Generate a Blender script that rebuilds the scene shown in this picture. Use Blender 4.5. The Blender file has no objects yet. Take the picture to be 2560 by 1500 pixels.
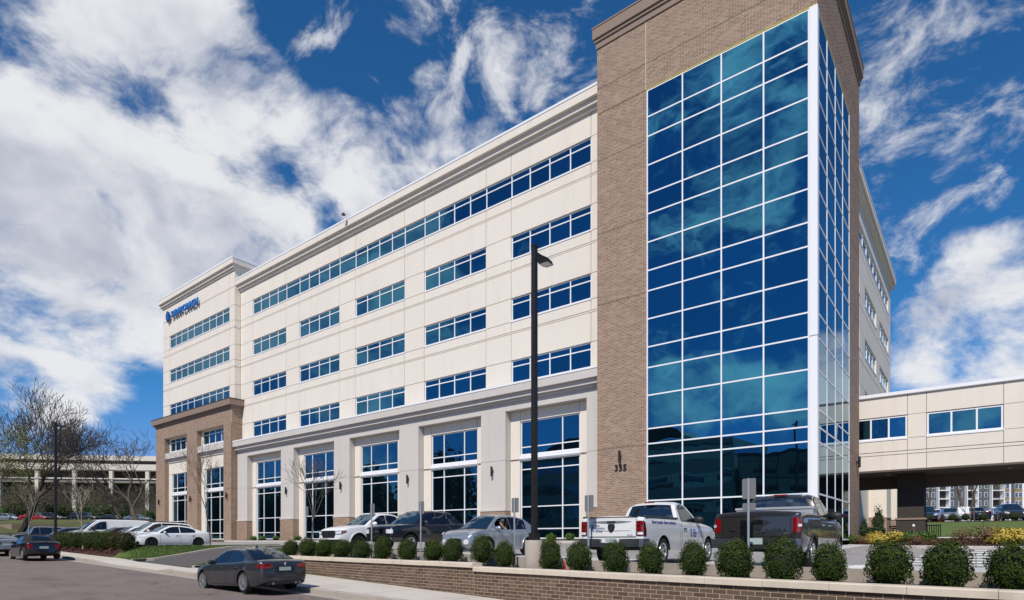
import bpy, math, random
import numpy as np
from mathutils import Vector, Matrix, noise as mnoise

scene = bpy.context.scene
COL = scene.collection
R = math.radians
# Heights: z = 0 is the floor level of the medical building (also the camera height).
# X runs along the main facade, Y into the depth.

# ------------------------------------------------------------------ camera
cam = bpy.data.cameras.new('camera')
cam.sensor_width = 36.0
cam.lens = 36.0 * 1480.7 / 2560.0
cam.shift_x = 0.0
cam.shift_y = (1350.5 - 750.0) / 2560.0
cam.clip_start = 0.1
cam.clip_end = 3000
camo = bpy.data.objects.new('camera', cam)
camo.location = (0, 0, 0)
camo.rotation_euler = (R(90), 0, math.atan2(0.61671, 0.78719))
COL.objects.link(camo)
scene.camera = camo

# ------------------------------------------------------------------ sun, exposure
SUN_EL = 48.0
SUN_AZ = (0.34, -0.94)            # horizontal direction towards the sun (x, y)
_h = math.hypot(*SUN_AZ)
SUNV = Vector((SUN_AZ[0] / _h * math.cos(R(SUN_EL)), SUN_AZ[1] / _h * math.cos(R(SUN_EL)), math.sin(R(SUN_EL))))
sl = bpy.data.lights.new('sun', 'SUN')
sl.energy = 4.4
sl.angle = R(0.53)
sl.color = (1.0, 0.935, 0.845)
so = bpy.data.objects.new('sun', sl)
so.rotation_euler = (-SUNV).to_track_quat('-Z', 'Y').to_euler()
so.location = (20, -60, 80)
COL.objects.link(so)
vs = scene.view_settings
vs.view_transform = 'Standard'
vs.look = 'None'
vs.exposure = 0.0
vs.gamma = 1.0
vs.use_curve_mapping = False
scene.cycles.max_bounces = 8
scene.cycles.use_denoising = True

# ------------------------------------------------------------------ sky
W = bpy.data.worlds.new('World')
scene.world = W
W.use_nodes = True
nt = W.node_tree
nt.nodes.clear()


class NT:
    """tiny expression builder for node maths"""
    def __init__(s, t):
        s.t = t
    def new(s, typ, **kw):
        n = s.t.nodes.new(typ)
        for k, v in kw.items():
            setattr(n, k, v)
        return n
    def link(s, a, b):
        if isinstance(a, (int, float)):
            b.default_value = a
        elif isinstance(a, (tuple, list)):
            if b.type == 'RGBA' and len(a) == 3:
                a = tuple(a) + (1,)
            b.default_value = a
        else:
            s.t.links.new(a, b)
    def m(s, op, a, b=0.0, c=0.0, clamp=False):
        n = s.new('ShaderNodeMath', operation=op, use_clamp=clamp)
        s.link(a, n.inputs[0]); s.link(b, n.inputs[1])
        if len(n.inputs) > 2:
            s.link(c, n.inputs[2])
        return n.outputs[0]
    def v(s, op, a, b=(0, 0, 0)):
        n = s.new('ShaderNodeVectorMath', operation=op)
        s.link(a, n.inputs[0]); s.link(b, n.inputs[1])
        return n.outputs['Value'] if op in ('DOT_PRODUCT', 'LENGTH') else n.outputs[0]
    def noise(s, vec, scale, detail=4, rough=0.5, dist=0.0, lac=2.0):
        n = s.new('ShaderNodeTexNoise')
        s.link(vec, n.inputs['Vector'])
        n.inputs['Scale'].default_value = scale
        n.inputs['Detail'].default_value = detail
        n.inputs['Roughness'].default_value = rough
        n.inputs['Lacunarity'].default_value = lac
        n.inputs['Distortion'].default_value = dist
        return n.outputs['Fac']
    def ramp(s, fac, stops, interp='LINEAR'):
        n = s.new('ShaderNodeValToRGB')
        n.color_ramp.interpolation = interp
        e = n.color_ramp.elements
        while len(e) < len(stops):
            e.new(0.5)
        for el, (p, c) in zip(e, stops):
            el.position = p
            el.color = tuple(c) + (1,) if len(c) == 3 else c
        s.link(fac, n.inputs[0])
        return n.outputs[0]
    def mix(s, fac, a, b, blend='MIX'):
        n = s.new('ShaderNodeMix', data_type='RGBA', blend_type=blend)
        s.link(fac, n.inputs[0]); s.link(a, n.inputs[6]); s.link(b, n.inputs[7])
        return n.outputs[2]
    def sstep(s, x, lo, hi):
        n = s.new('ShaderNodeMapRange', interpolation_type='SMOOTHSTEP')
        s.link(x, n.inputs[0])
        n.inputs[1].default_value = lo
        n.inputs[2].default_value = hi
        n.inputs[3].default_value = 0
        n.inputs[4].default_value = 1
        return n.outputs[0]


N = NT(nt)
SKY_STRENGTH = 0.1
SKYOFF = (-4.92, 8.32, -6.73)
sky = N.new('ShaderNodeTexSky', sky_type='NISHITA')
sky.sun_disc = False
sky.sun_elevation = R(SUN_EL)
sky.sun_rotation = math.atan2(SUNV.x, SUNV.y)
sky.altitude = 200
sky.air_density = 1.0
sky.dust_density = 0.15
sky.ozone_density = 3.0
D = N.new('ShaderNodeTexCoord').outputs['Generated']
D = N.v('NORMALIZE', D)
_F, _CX, _HY = 1480.7, 1280.0, 1350.5
_A, _B = 0.78719, 0.61671


def sky_dir(px, py, mirror=False):
    t = (px - _CX) / _F
    d = Vector((t * _A - _B, t * _B + _A, (_HY - py) / _F))
    if mirror == 'x':
        d.x = -d.x
    elif mirror:
        d.y = -d.y
    return d.normalized()


# cumulus banks (direction given as place in the view, angular size in 1/1480 rad, weight)
CLOUDS = [(190, 260, 190, .55), (400, 190, 150, .5), (330, 90, 90, .35), (90, 470, 220, .5), (330, 430, 230, .55), (560, 300, 170, .5), (690, 250, 90, .25),
          (450, 640, 120, .45), (170, 700, 200, .5), (60, 960, 130, .45), (180, 1010, 60, .3), (300, 830, 110, .4), (880, 400, 140, .5), (1030, 380, 150, .5),
          (740, 560, 130, .5), (1160, 420, 110, .45), (900, 520, 110, .45), (640, 470, 80, .3), (1160, 60, 70, .3), (1270, 170, 70, .3), (140, 670, 120, .9), (280, 650, 90, .6), (50, 640, 80, .6),
          (2350, 790, 110, .55), (2270, 870, 90, .5), (2480, 860, 140, .55), (2420, 700, 70, .35), (2330, 940, 45, .3), (2540, 930, 60, .45), (2450, 950, 50, .35),
          (640, 900, 200, .2), (900, 800, 200, .15)]
HOLES = [(620, 20, 190, .5), (30, 60, 130, .9), (880, 170, 110, .5), (2140, 1000, 200, .3), (1650, -150, 250, .4), (600, 420, 60, .35), (950, 60, 80, .4), (550, 560, 60, .3), (330, 960, 120, .45), (1560, 150, 100, .3),
         (2200, 300, 60, .3), (2200, 560, 60, .4), (2420, 380, 60, .25), (2500, 60, 90, .5), (2500, 350, 60, .3), (2300, 680, 60, .4), (2210, 720, 60, .4), (300, 1080, 200, .4), (2250, 1000, 60, .3), (20, 860, 50, .2)]
REFL = [(1960, 110, 60, .42), (1850, 170, 60, .40), (1760, 300, 60, .40), (1700, 440, 50, .36), (2330, 1030, 50, .45), (2460, 1010, 50, .45),
        (1660, 900, 70, .45), (1760, 960, 80, .45), (1860, 920, 60, .42), (1990, 990, 60, .45), (2010, 810, 40, .35), (900, 640, 110, .42), (1100, 620, 120, .42), (700, 760, 110, .42), (560, 900, 110, .4), (860, 1000, 100, .4), (1000, 860, 100, .36), (700, 960, 90, .36), (1150, 800, 80, .3), (500, 800, 100, .4), (1300, 760, 60, .25)]
RHOLES = [(1640, 250, 60, .3), (1980, 420, 90, .5), (1760, 730, 170, .6), (1960, 680, 110, .5), (1430, 600, 170, .5), (1430, 420, 120, .4), (1250, 850, 120, .3), (1900, 830, 40, .25)]


WISPS = [(1150, 50, 120, .5, False), (1250, 160, 130, .5, False), (1390, 120, 100, .45, False), (1100, 230, 80, .4, False), (1440, 230, 80, .4, False), (1300, 60, 100, .3, False), (780, 90, 55, .5, False), (600, 330, 200, .2, False),
         (2260, 60, 110, .5, False), (2180, 130, 70, .4, False), (2390, 240, 100, .45, False), (2470, 200, 80, .42, False), (2330, 390, 80, .45, False), (2290, 560, 90, .45, False), (2440, 510, 70, .5, False), (2190, 350, 70, .42, False), (2250, 900, 160, .3, False),
         (1990, 80, 120, .6, True), (1870, 150, 120, .55, True), (1770, 270, 120, .55, True), (1680, 400, 100, .5, True), (1800, 430, 100, .5, True), (1890, 280, 90, .45, True), (1690, 540, 90, .5, True), (1850, 540, 100, .5, True), (1960, 520, 60, .5, True), (1700, 920, 110, .35, True), (1880, 950, 110, .35, True),
         (900, 640, 200, .4, True), (700, 900, 200, .4, True), (1100, 850, 200, .35, True)]
SIDE = [(2080, 100, 130, .5, -1), (2080, 300, 130, .5, -1), (2080, 520, 130, .5, -1), (2080, 700, 90, .5, -1), (2080, 880, 60, .5, 1), (2100, 950, 60, .3, 1)]


def blob_sum(items):
    tot = None
    for (px, py, r, a, sgn, mir) in items:
        c = sky_dir(px, py, mir)
        k = 1.0 / ((r / 1480.0) ** 2)
        e = N.m('EXPONENT', N.m('MULTIPLY', N.m('SUBTRACT', N.v('DOT_PRODUCT', D, tuple(c)), 1.0), k))
        tot = N.m('MULTIPLY_ADD', e, a * sgn, tot if tot is not None else 0.0)
    return tot


blobs = blob_sum([(x, y, r, a, 1, False) for x, y, r, a in CLOUDS] + [(x, y, r, a * 1.15, -1, False) for x, y, r, a in HOLES]
                 + [(x, y, r, a, s_, 'x') for x, y, r, a, s_ in SIDE]
                 + [(x, y, r, a, 1, True) for x, y, r, a in REFL] + [(x, y, r, a, -1, True) for x, y, r, a in RHOLES])
Dz = N.v('ADD', N.v('MULTIPLY', D, (1, 1, 1.45)), SKYOFF)
warp = N.new('ShaderNodeTexNoise')
N.link(Dz, warp.inputs['Vector'])
warp.inputs['Scale'].default_value = 4.0
warp.inputs['Detail'].default_value = 3
wv = N.v('ADD', Dz, N.v('MULTIPLY', N.v('SUBTRACT', warp.outputs['Color'], (.5, .5, .5)), (.11, .11, .11)))
n1 = N.noise(wv, 5.6, 12, 0.60, 0.2)
n2 = N.noise(N.v('ADD', wv, (0.02, -0.05, 0.055)), 5.6, 6, 0.55, 0.2)
blobs = N.m('MULTIPLY', N.m('TANH', N.m('MULTIPLY', blobs, 1.7)), 0.50)
f1 = N.m('ADD', N.m('MULTIPLY', N.m('SUBTRACT', n1, 0.5), 1.9), N.m('SUBTRACT', blobs, 0.27))
f2 = N.m('ADD', N.m('MULTIPLY', N.m('SUBTRACT', n2, 0.5), 1.9), N.m('SUBTRACT', blobs, 0.27))
dens = N.sstep(f1, -0.10, 0.26)
wn = N.noise(wv, 9.5, 12, 0.64, 0.35)
wb_ = blob_sum([(x, y, r, a, 1, m_) for x, y, r, a, m_ in WISPS])
wb_ = N.m('MULTIPLY', N.m('TANH', N.m('MULTIPLY', wb_, 1.5)), 0.62)
fw_ = N.m('ADD', N.m('MULTIPLY', N.m('SUBTRACT', wn, 0.5), 2.3), N.m('SUBTRACT', wb_, 0.55))
dens = N.m('MAXIMUM', dens, N.m('MULTIPLY', N.sstep(fw_, -0.10, 0.40), 0.82))
grey = N.sstep(f2, 0.06, 0.55)
nb = N.noise(wv, 13.0, 4, 0.5)
grey = N.m('MULTIPLY', grey, N.m('ADD', N.m('MULTIPLY', nb, 1.1), 0.25), clamp=True)
ccol = N.mix(grey, (8.3, 8.35, 8.6), (4.6, 4.9, 5.9))
# clouds scatter forward: they are brighter towards the sun
fwd = N.m('MULTIPLY_ADD', N.m('POWER', N.m('MAXIMUM', N.v('DOT_PRODUCT', D, tuple(SUNV)), 0.0), 2.0), 0.9, 1.0)
fc = N.new('ShaderNodeCombineColor')
for _i in range(3):
    N.link(fwd, fc.inputs[_i])
ccol = N.mix(1.0, ccol, fc.outputs[0], 'MULTIPLY')
sxyz = N.new('ShaderNodeSeparateXYZ')
N.link(D, sxyz.inputs[0])
tint = N.mix(N.sstep(sxyz.outputs[2], -0.02, 0.26), (0.74, 0.66, 1.12), (0.24, 0.74, 1.10))
skyc = N.mix(1.0, sky.outputs[0], tint, 'MULTIPLY')
dens = N.m('MULTIPLY', dens, 0.97)
allc = N.mix(dens, skyc, ccol)
bg = N.new('ShaderNodeBackground')
N.link(allc, bg.inputs[0])
bg.inputs[1].default_value = SKY_STRENGTH
N.link(bg.outputs[0], N.new('ShaderNodeOutputWorld').inputs[0])
W.cycles.sampling_method = 'MANUAL'
W.cycles.sample_map_resolution = 512


# ------------------------------------------------------------------ materials
def lin(c):
    return tuple((v / 255 / 12.92) if v / 255 <= .04045 else ((v / 255 + .055) / 1.055) ** 2.4 for v in c)


def mat(name, col, rough=.6, metal=0.0, var=0.0, vscale=3.0, bump=0.0, bscale=30.0, coat=0.0, spec=.5, stain=0.0, sscale=.25, rnd=None, objrnd=False, extra=None, emit=0.0):
    m = bpy.data.materials.new(name)
    m.use_nodes = True
    t = NT(m.node_tree)
    b = m.node_tree.nodes['Principled BSDF']
    b.inputs['Roughness'].default_value = rough
    b.inputs['Metallic'].default_value = metal
    b.inputs['Specular IOR Level'].default_value = spec
    b.inputs['Coat Weight'].default_value = coat
    b.inputs['Coat Roughness'].default_value = .03
    c = tuple(col)
    out = c
    need = var or stain or bump
    if need:
        pos = t.new('ShaderNodeTexCoord').outputs['Object']
    if rnd is not None:
        if objrnd:
            f = t.new('ShaderNodeObjectInfo').outputs['Random']
        else:
            f = t.new('ShaderNodeAttribute', attribute_name='rnd').outputs['Fac']
        out = t.ramp(f, rnd)
    if var:
        n = t.noise(pos, vscale, 5, .6)
        k = t.m('MULTIPLY_ADD', t.m('SUBTRACT', n, .5), var * 2.6, 1.0)
        cc = t.new('ShaderNodeCombineColor')
        for i in range(3):
            t.link(k, cc.inputs[i])
        out = t.mix(1.0, out, cc.outputs[0], 'MULTIPLY')
    if stain:
        n = t.noise(pos, sscale, 6, .62)
        k = t.m('SUBTRACT', 1.0, t.m('MULTIPLY', t.sstep(n, .48, .7), stain))
        cc = t.new('ShaderNodeCombineColor')
        for i in range(3):
            t.link(k, cc.inputs[i])
        out = t.mix(1.0, out, cc.outputs[0], 'MULTIPLY')
    if extra:
        out = extra(t, out)
    t.link(out, b.inputs['Base Color'])
    if bump:
        n = t.noise(pos, bscale, 4, .6)
        bn = t.new('ShaderNodeBump')
        bn.inputs['Strength'].default_value = bump
        bn.inputs['Distance'].default_value = .02
        t.link(n, bn.inputs['Height'])
        t.link(bn.outputs[0], b.inputs['Normal'])
    return m


def glass_mat(name, tint, r0, base, wav=0.0, vary=.26):
    """coated facade glass: dark body, mirror coat that strengthens towards grazing"""
    m = bpy.data.materials.new(name)
    m.use_nodes = True
    m.node_tree.nodes.clear()
    t = NT(m.node_tree)
    lw = t.new('ShaderNodeLayerWeight')
    lw.inputs[0].default_value = .5
    g5 = t.m('POWER', lw.outputs['Facing'], 5.0)
    F = t.m('MULTIPLY_ADD', g5, 1 - r0, r0)
    gl = t.new('ShaderNodeBsdfGlossy')
    gl.inputs['Roughness'].default_value = 0.0
    rv = t.m('MULTIPLY_ADD', t.new('ShaderNodeObjectInfo').outputs['Random'], vary, 1 - vary / 2)
    cc = t.new('ShaderNodeCombineColor')
    for i in range(3): t.link(rv, cc.inputs[i])
    t.link(t.mix(1.0, t.mix(g5, tint, (1, 1, 1)), cc.outputs[0], 'MULTIPLY'), gl.inputs['Color'])
    di = t.new('ShaderNodeBsdfDiffuse')
    t.link(base, di.inputs['Color'])
    if wav:
        pos = t.new('ShaderNodeTexCoord').outputs['Object']
        bn = t.new('ShaderNodeBump')
        bn.inputs['Strength'].default_value = wav
        bn.inputs['Distance'].default_value = .05
        t.link(t.noise(pos, .75, 1, .4), bn.inputs['Height'])
        t.link(bn.outputs[0], gl.inputs['Normal'])
    mx = t.new('ShaderNodeMixShader')
    t.link(F, mx.inputs[0]); t.link(di.outputs[0], mx.inputs[1]); t.link(gl.outputs[0], mx.inputs[2])
    t.link(mx.outputs[0], t.new('ShaderNodeOutputMaterial').inputs[0])
    return m


M = {}
def streaks(t, col):
    g = t.new('ShaderNodeNewGeometry').outputs['Position']
    n = t.noise(t.v('MULTIPLY', g, (1.6, 1.6, .10)), 1.0, 5, .62)
    n2 = t.noise(g, .22, 4, .6)
    k = t.m('MULTIPLY', t.m('SUBTRACT', 1.0, t.m('MULTIPLY', t.sstep(n, .5, .75), .07)), t.m('MULTIPLY_ADD', t.m('SUBTRACT', n2, .5), .12, 1.0))
    cc = t.new('ShaderNodeCombineColor')
    for i in range(3): t.link(k, cc.inputs[i])
    return t.mix(1.0, col, cc.outputs[0], 'MULTIPLY')


M['cream'] = mat('cream_stucco', (.735, .668, .58), .85, var=.02, vscale=1.2, bump=.12, bscale=60, extra=streaks)
M['joint'] = mat('stucco_joint', (.50, .44, .385), .9)
M['greystucco'] = mat('grey_stucco', (.56, .52, .48), .85, var=.03, vscale=1.0, bump=.12, bscale=60, extra=streaks)
M['whitemetal'] = mat('white_metal', (.80, .80, .82), .35)
M['mortar'] = mat('mortar', (.49, .375, .275), .9, var=.06, vscale=4)
BR = [(0.0, (.195, .125, .088)), (.35, (.24, .155, .112)), (.7, (.27, .18, .13)), (1.0, (.32, .225, .165))]
M['brick'] = mat('brown_brick', (.2, .14, .1), .85, rnd=BR, var=.12, vscale=.8)
M['brick_one'] = mat('brown_brick_single', (.2, .14, .1), .85, rnd=BR, objrnd=True, var=.08, vscale=.8)
BW = [(0.0, (.072, .046, .034)), (.4, (.098, .064, .047)), (.75, (.118, .08, .06)), (1.0, (.15, .105, .08))]
M['wbrick'] = mat('dark_brown_brick', (.12, .08, .06), .88, rnd=BW, var=.10, vscale=12, bump=.2, bscale=60)
M['wbrick_one'] = mat('dark_brown_brick_single', (.12, .08, .06), .88, rnd=BW, objrnd=True, var=.12, vscale=14, bump=.2, bscale=60)
M['wmortar'] = mat('buff_mortar', (.50, .37, .24), .92, var=.12, vscale=8)
M['cap'] = mat('cast_stone', (.60, .52, .42), .8, var=.07, vscale=3, stain=.18, sscale=1.2, bump=.1, bscale=50)
M['browncornice'] = mat('brown_stucco', (.25, .18, .14), .8, var=.05)
M['darkjoint'] = mat('dark_joint', (.05, .042, .036), .9)
M['yellowtrim'] = mat('yellow_flashing', (.45, .36, .05), .7)
M['glass'] = glass_mat('blue_coated_glass', (.062, .29, .44), .60, (.003, .008, .013), .10)
M['glass2'] = glass_mat('blue_window_glass', (.07, .29, .44), .56, (.003, .008, .013), .07)
M['roof'] = mat('roof_membrane', (.5, .5, .5), .9)
M['soffit'] = mat('soffit_panel', (.12, .098, .08), .85)  # brown soffit, darkened further to carry the shade under the bridge
M['undercol'] = mat('shade_toned_column_stucco', (.045, .036, .03), .9)  # near-black tone puts the deep shade under the bridge into the colour
M['bronze'] = mat('dark_bronze_metal', (.022, .018, .016), .45, metal=.3)
M['black'] = mat('black_metal', (.012, .012, .013), .45)
M['lens'] = mat('lamp_lens', (.75, .77, .8), .3, bump=.3, bscale=60)
M['alu'] = mat('bright_aluminium', (.62, .63, .65), .35, metal=.5, var=.05)
M['galv'] = mat('galvanised_steel', (.42, .45, .48), .45, metal=.55, var=.08, vscale=14)
M['signback'] = mat('sign_back_aluminium', (.22, .22, .225), .5, metal=.3, var=.06)
M['bluesign'] = mat('blue_sign_face', (.008, .14, .45), .4)
M['bluedark'] = mat('blue_sign_return', (.004, .05, .18), .5)
M['concrete'] = mat('concrete', (.50, .465, .43), .9, var=.07, vscale=2.5, stain=.2, sscale=.5, bump=.1, bscale=40)
M['walk'] = mat('sidewalk_concrete', (.54, .49, .43), .9, var=.07, vscale=3, stain=.14, sscale=.7, bump=.1, bscale=40)
M['drive'] = mat('drive_concrete', (.30, .275, .26), .9, var=.08, vscale=1.5, stain=.22, sscale=.35, bump=.1, bscale=40)
M['stall'] = mat('stall_concrete', (.47, .45, .43), .9, var=.07, vscale=2, stain=.15, sscale=.6)
def road_grain(t, col):
    pos = t.new('ShaderNodeTexCoord').outputs['Object']
    a = t.m('MULTIPLY_ADD', t.m('SUBTRACT', t.noise(pos, .9, 6, .65), .5), .55, 1.0)
    b_ = t.m('MULTIPLY_ADD', t.m('SUBTRACT', t.noise(pos, 55, 3, .7), .5), .9, 1.0)
    cr = t.sstep(t.m('ABSOLUTE', t.m('SUBTRACT', t.noise(pos, .35, 5, .55, .6), .5)), .0, .010)
    k = t.m('MULTIPLY', t.m('MULTIPLY', a, b_), t.m('MULTIPLY_ADD', cr, .45, .55))
    cc = t.new('ShaderNodeCombineColor')
    for i in range(3): t.link(k, cc.inputs[i])
    return t.mix(1.0, col, cc.outputs[0], 'MULTIPLY')


M['street'] = mat('worn_asphalt', (.185, .145, .130), .92, var=.16, vscale=14, extra=road_grain, stain=.22, sscale=.55, bump=.35, bscale=70)
M['asphalt'] = mat('dark_asphalt', (.085, .078, .075), .92, var=.14, vscale=18, stain=.15, sscale=.4, bump=.3, bscale=70)
M['curb'] = mat('curb_concrete', (.36, .315, .27), .9, var=.1, vscale=4, stain=.25, sscale=1.5)
M['paint'] = mat('white_road_paint', (.72, .72, .70), .8, var=.06, vscale=6)
M['ypaint'] = mat('yellow_paint', (.70, .48, .02), .8)
M['soil'] = mat('soil', (.09, .065, .045), .95, var=.2, vscale=3)
M['mulch'] = mat('bark_mulch', (.075, .03, .022), .95, var=.35, vscale=22, bump=.8, bscale=45)
M['lawn'] = mat('lawn_turf', (.085, .125, .026), .95, var=.3, vscale=2.5, stain=.25, sscale=.8, bump=.5, bscale=30)
M['drylawn'] = mat('dry_spring_grass', (.085, .095, .022), .95, var=.35, vscale=.7, stain=.35, sscale=.12, bump=.5, bscale=12)
M['earth'] = mat('ground_earth', (.11, .11, .045), .95, var=.3, vscale=.3, stain=.3, sscale=.05)
M['gblade'] = mat('grass_blade', (.06, .12, .018), .8, rnd=[(0, (.035, .075, .012)), (.6, (.06, .12, .02)), (1, (.11, .15, .03))])
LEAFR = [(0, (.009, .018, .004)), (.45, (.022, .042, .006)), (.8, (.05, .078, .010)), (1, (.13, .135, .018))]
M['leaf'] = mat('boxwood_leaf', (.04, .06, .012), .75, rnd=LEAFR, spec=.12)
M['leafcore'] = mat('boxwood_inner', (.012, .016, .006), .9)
M['leafhedge'] = mat('reddish_hedge_leaf', (.04, .05, .012), .75, spec=.12, rnd=[(0, (.012, .016, .005)), (.5, (.03, .038, .008)), (.8, (.06, .055, .012)), (1, (.14, .06, .02))])
M['leaflight'] = mat('fresh_green_leaf', (.07, .14, .02), .75, spec=.15, rnd=[(0, (.03, .075, .012)), (.5, (.055, .12, .016)), (1, (.10, .17, .03))])
M['leafbud'] = mat('budding_leaf', (.2, .22, .07), .7, rnd=[(0, (.08, .115, .022)), (.5, (.14, .175, .035)), (1, (.22, .25, .07))])
M['leafyellow'] = mat('yellow_leaf', (.4, .3, .03), .6, rnd=[(0, (.22, .17, .02)), (.5, (.42, .31, .035)), (1, (.55, .42, .07))])
M['leafdark'] = mat('dark_leaf', (.02, .035, .012), .7, spec=.2, rnd=[(0, (.012, .022, .008)), (.6, (.026, .045, .014)), (1, (.05, .07, .02))])
M['leafred'] = mat('bronze_red_leaf', (.12, .04, .02), .6, rnd=[(0, (.06, .03, .015)), (.5, (.11, .06, .025)), (1, (.2, .09, .03))])
M['bark'] = mat('dark_bark', (.045, .034, .027), .95, var=.25, vscale=6, bump=.6, bscale=20)
M['barkmid'] = mat('brown_bark', (.10, .078, .062), .95, var=.25, vscale=5, bump=.6, bscale=18)
M['twig'] = mat('grey_twig', (.105, .085, .066), .95, var=.2, vscale=4)
M['barkpale'] = mat('pale_bark', (.34, .29, .23), .9, var=.2, vscale=8)
M['rubber'] = mat('tyre_rubber', (.012, .012, .012), .85)
M['trim'] = mat('black_trim', (.012, .012, .013), .55)
M['well'] = mat('wheel_well', (.006, .006, .006), .95)
M['rim'] = mat('alloy_rim', (.62, .62, .64), .28, metal=.85)
M['rimdark'] = mat('dark_alloy_rim', (.06, .06, .065), .35, metal=.7)
M['chrome'] = mat('chrome', (.75, .75, .77), .08, metal=1.0)
M['satin'] = mat('satin_steel', (.22, .23, .25), .3, metal=.9)
M['lampred'] = mat('red_lamp_lens', (.20, .003, .005), .16, coat=1.0)
M['lampredd'] = mat('dark_red_lamp', (.07, .003, .004), .12, coat=1.0)
M['lampclear'] = mat('clear_lamp_lens', (.70, .72, .75), .1, coat=1.0, var=.2, vscale=12)
M['lampamber'] = mat('amber_lamp', (.6, .12, .02), .15, coat=1.0)
M['plate'] = mat('number_plate', (.36, .44, .41), .5, var=.15, vscale=14)
M['carglass'] = glass_mat('car_glass', (.75, .9, 1.0), .10, (.008, .011, .014))
M['carglassblue'] = glass_mat('car_windscreen', (.62, .85, 1.0), .16, (.010, .022, .032))
M['white'] = mat('white_paint', (.78, .78, .78), .3, coat=1.0)
M['offwhite'] = mat('white_truck_paint', (.70, .70, .70), .3, coat=1.0)
M['blackpaint'] = mat('black_paint', (.008, .008, .010), .25, coat=1.0)
M['greypaint'] = mat('dark_grey_metallic', (.052, .058, .068), .32, metal=.55, coat=1.0)
M['brownpaint'] = mat('charcoal_brown_metallic', (.040, .036, .034), .3, metal=.45, coat=1.0)
M['silver'] = mat('silver_metallic', (.36, .385, .42), .32, metal=.6, coat=1.0)
M['maroon'] = mat('maroon_paint', (.06, .012, .016), .25, coat=1.0)
M['navy'] = mat('navy_paint', (.014, .024, .06), .25, coat=1.0)
M['redpaint'] = mat('red_paint', (.30, .014, .014), .3, coat=1.0)
M['bluegrey'] = mat('blue_grey_paint', (.12, .18, .24), .3, metal=.3, coat=1.0)
M['fabric'] = mat('black_soft_top', (.014, .014, .015), .9, bump=.2, bscale=80)
M['logo'] = mat('blue_print', (.03, .06, .28), .5)
M['greyprint'] = mat('grey_print', (.12, .12, .14), .5)
M['skin'] = mat('skin', (.42, .24, .17), .6)
M['shirt'] = mat('dark_shirt', (.03, .03, .035), .9)
M['capwhite'] = mat('white_cap', (.75, .75, .75), .9)
M['conered'] = mat('red_plastic', (.65, .03, .02), .5)
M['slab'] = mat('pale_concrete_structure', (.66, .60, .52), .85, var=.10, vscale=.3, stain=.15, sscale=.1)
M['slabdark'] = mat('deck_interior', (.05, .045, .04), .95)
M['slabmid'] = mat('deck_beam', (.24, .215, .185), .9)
M['tan'] = mat('tan_siding', (.27, .20, .115), .85, var=.05)
M['bluesiding'] = mat('blue_grey_siding', (.09, .14, .19), .85, var=.05)
M['greysiding'] = mat('grey_siding', (.10, .10, .105), .85, var=.05)
M['awin'] = glass_mat('far_window_glass', (.7, .85, 1), .18, (.03, .04, .05))
M['opp'] = mat('opposite_wall', (.34, .31, .28), .85, var=.05)
M['wood'] = mat('brown_wood', (.09, .055, .04), .7, var=.2)
M['driveline'] = mat('joint_line', (.17, .155, .145), .9)
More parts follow.
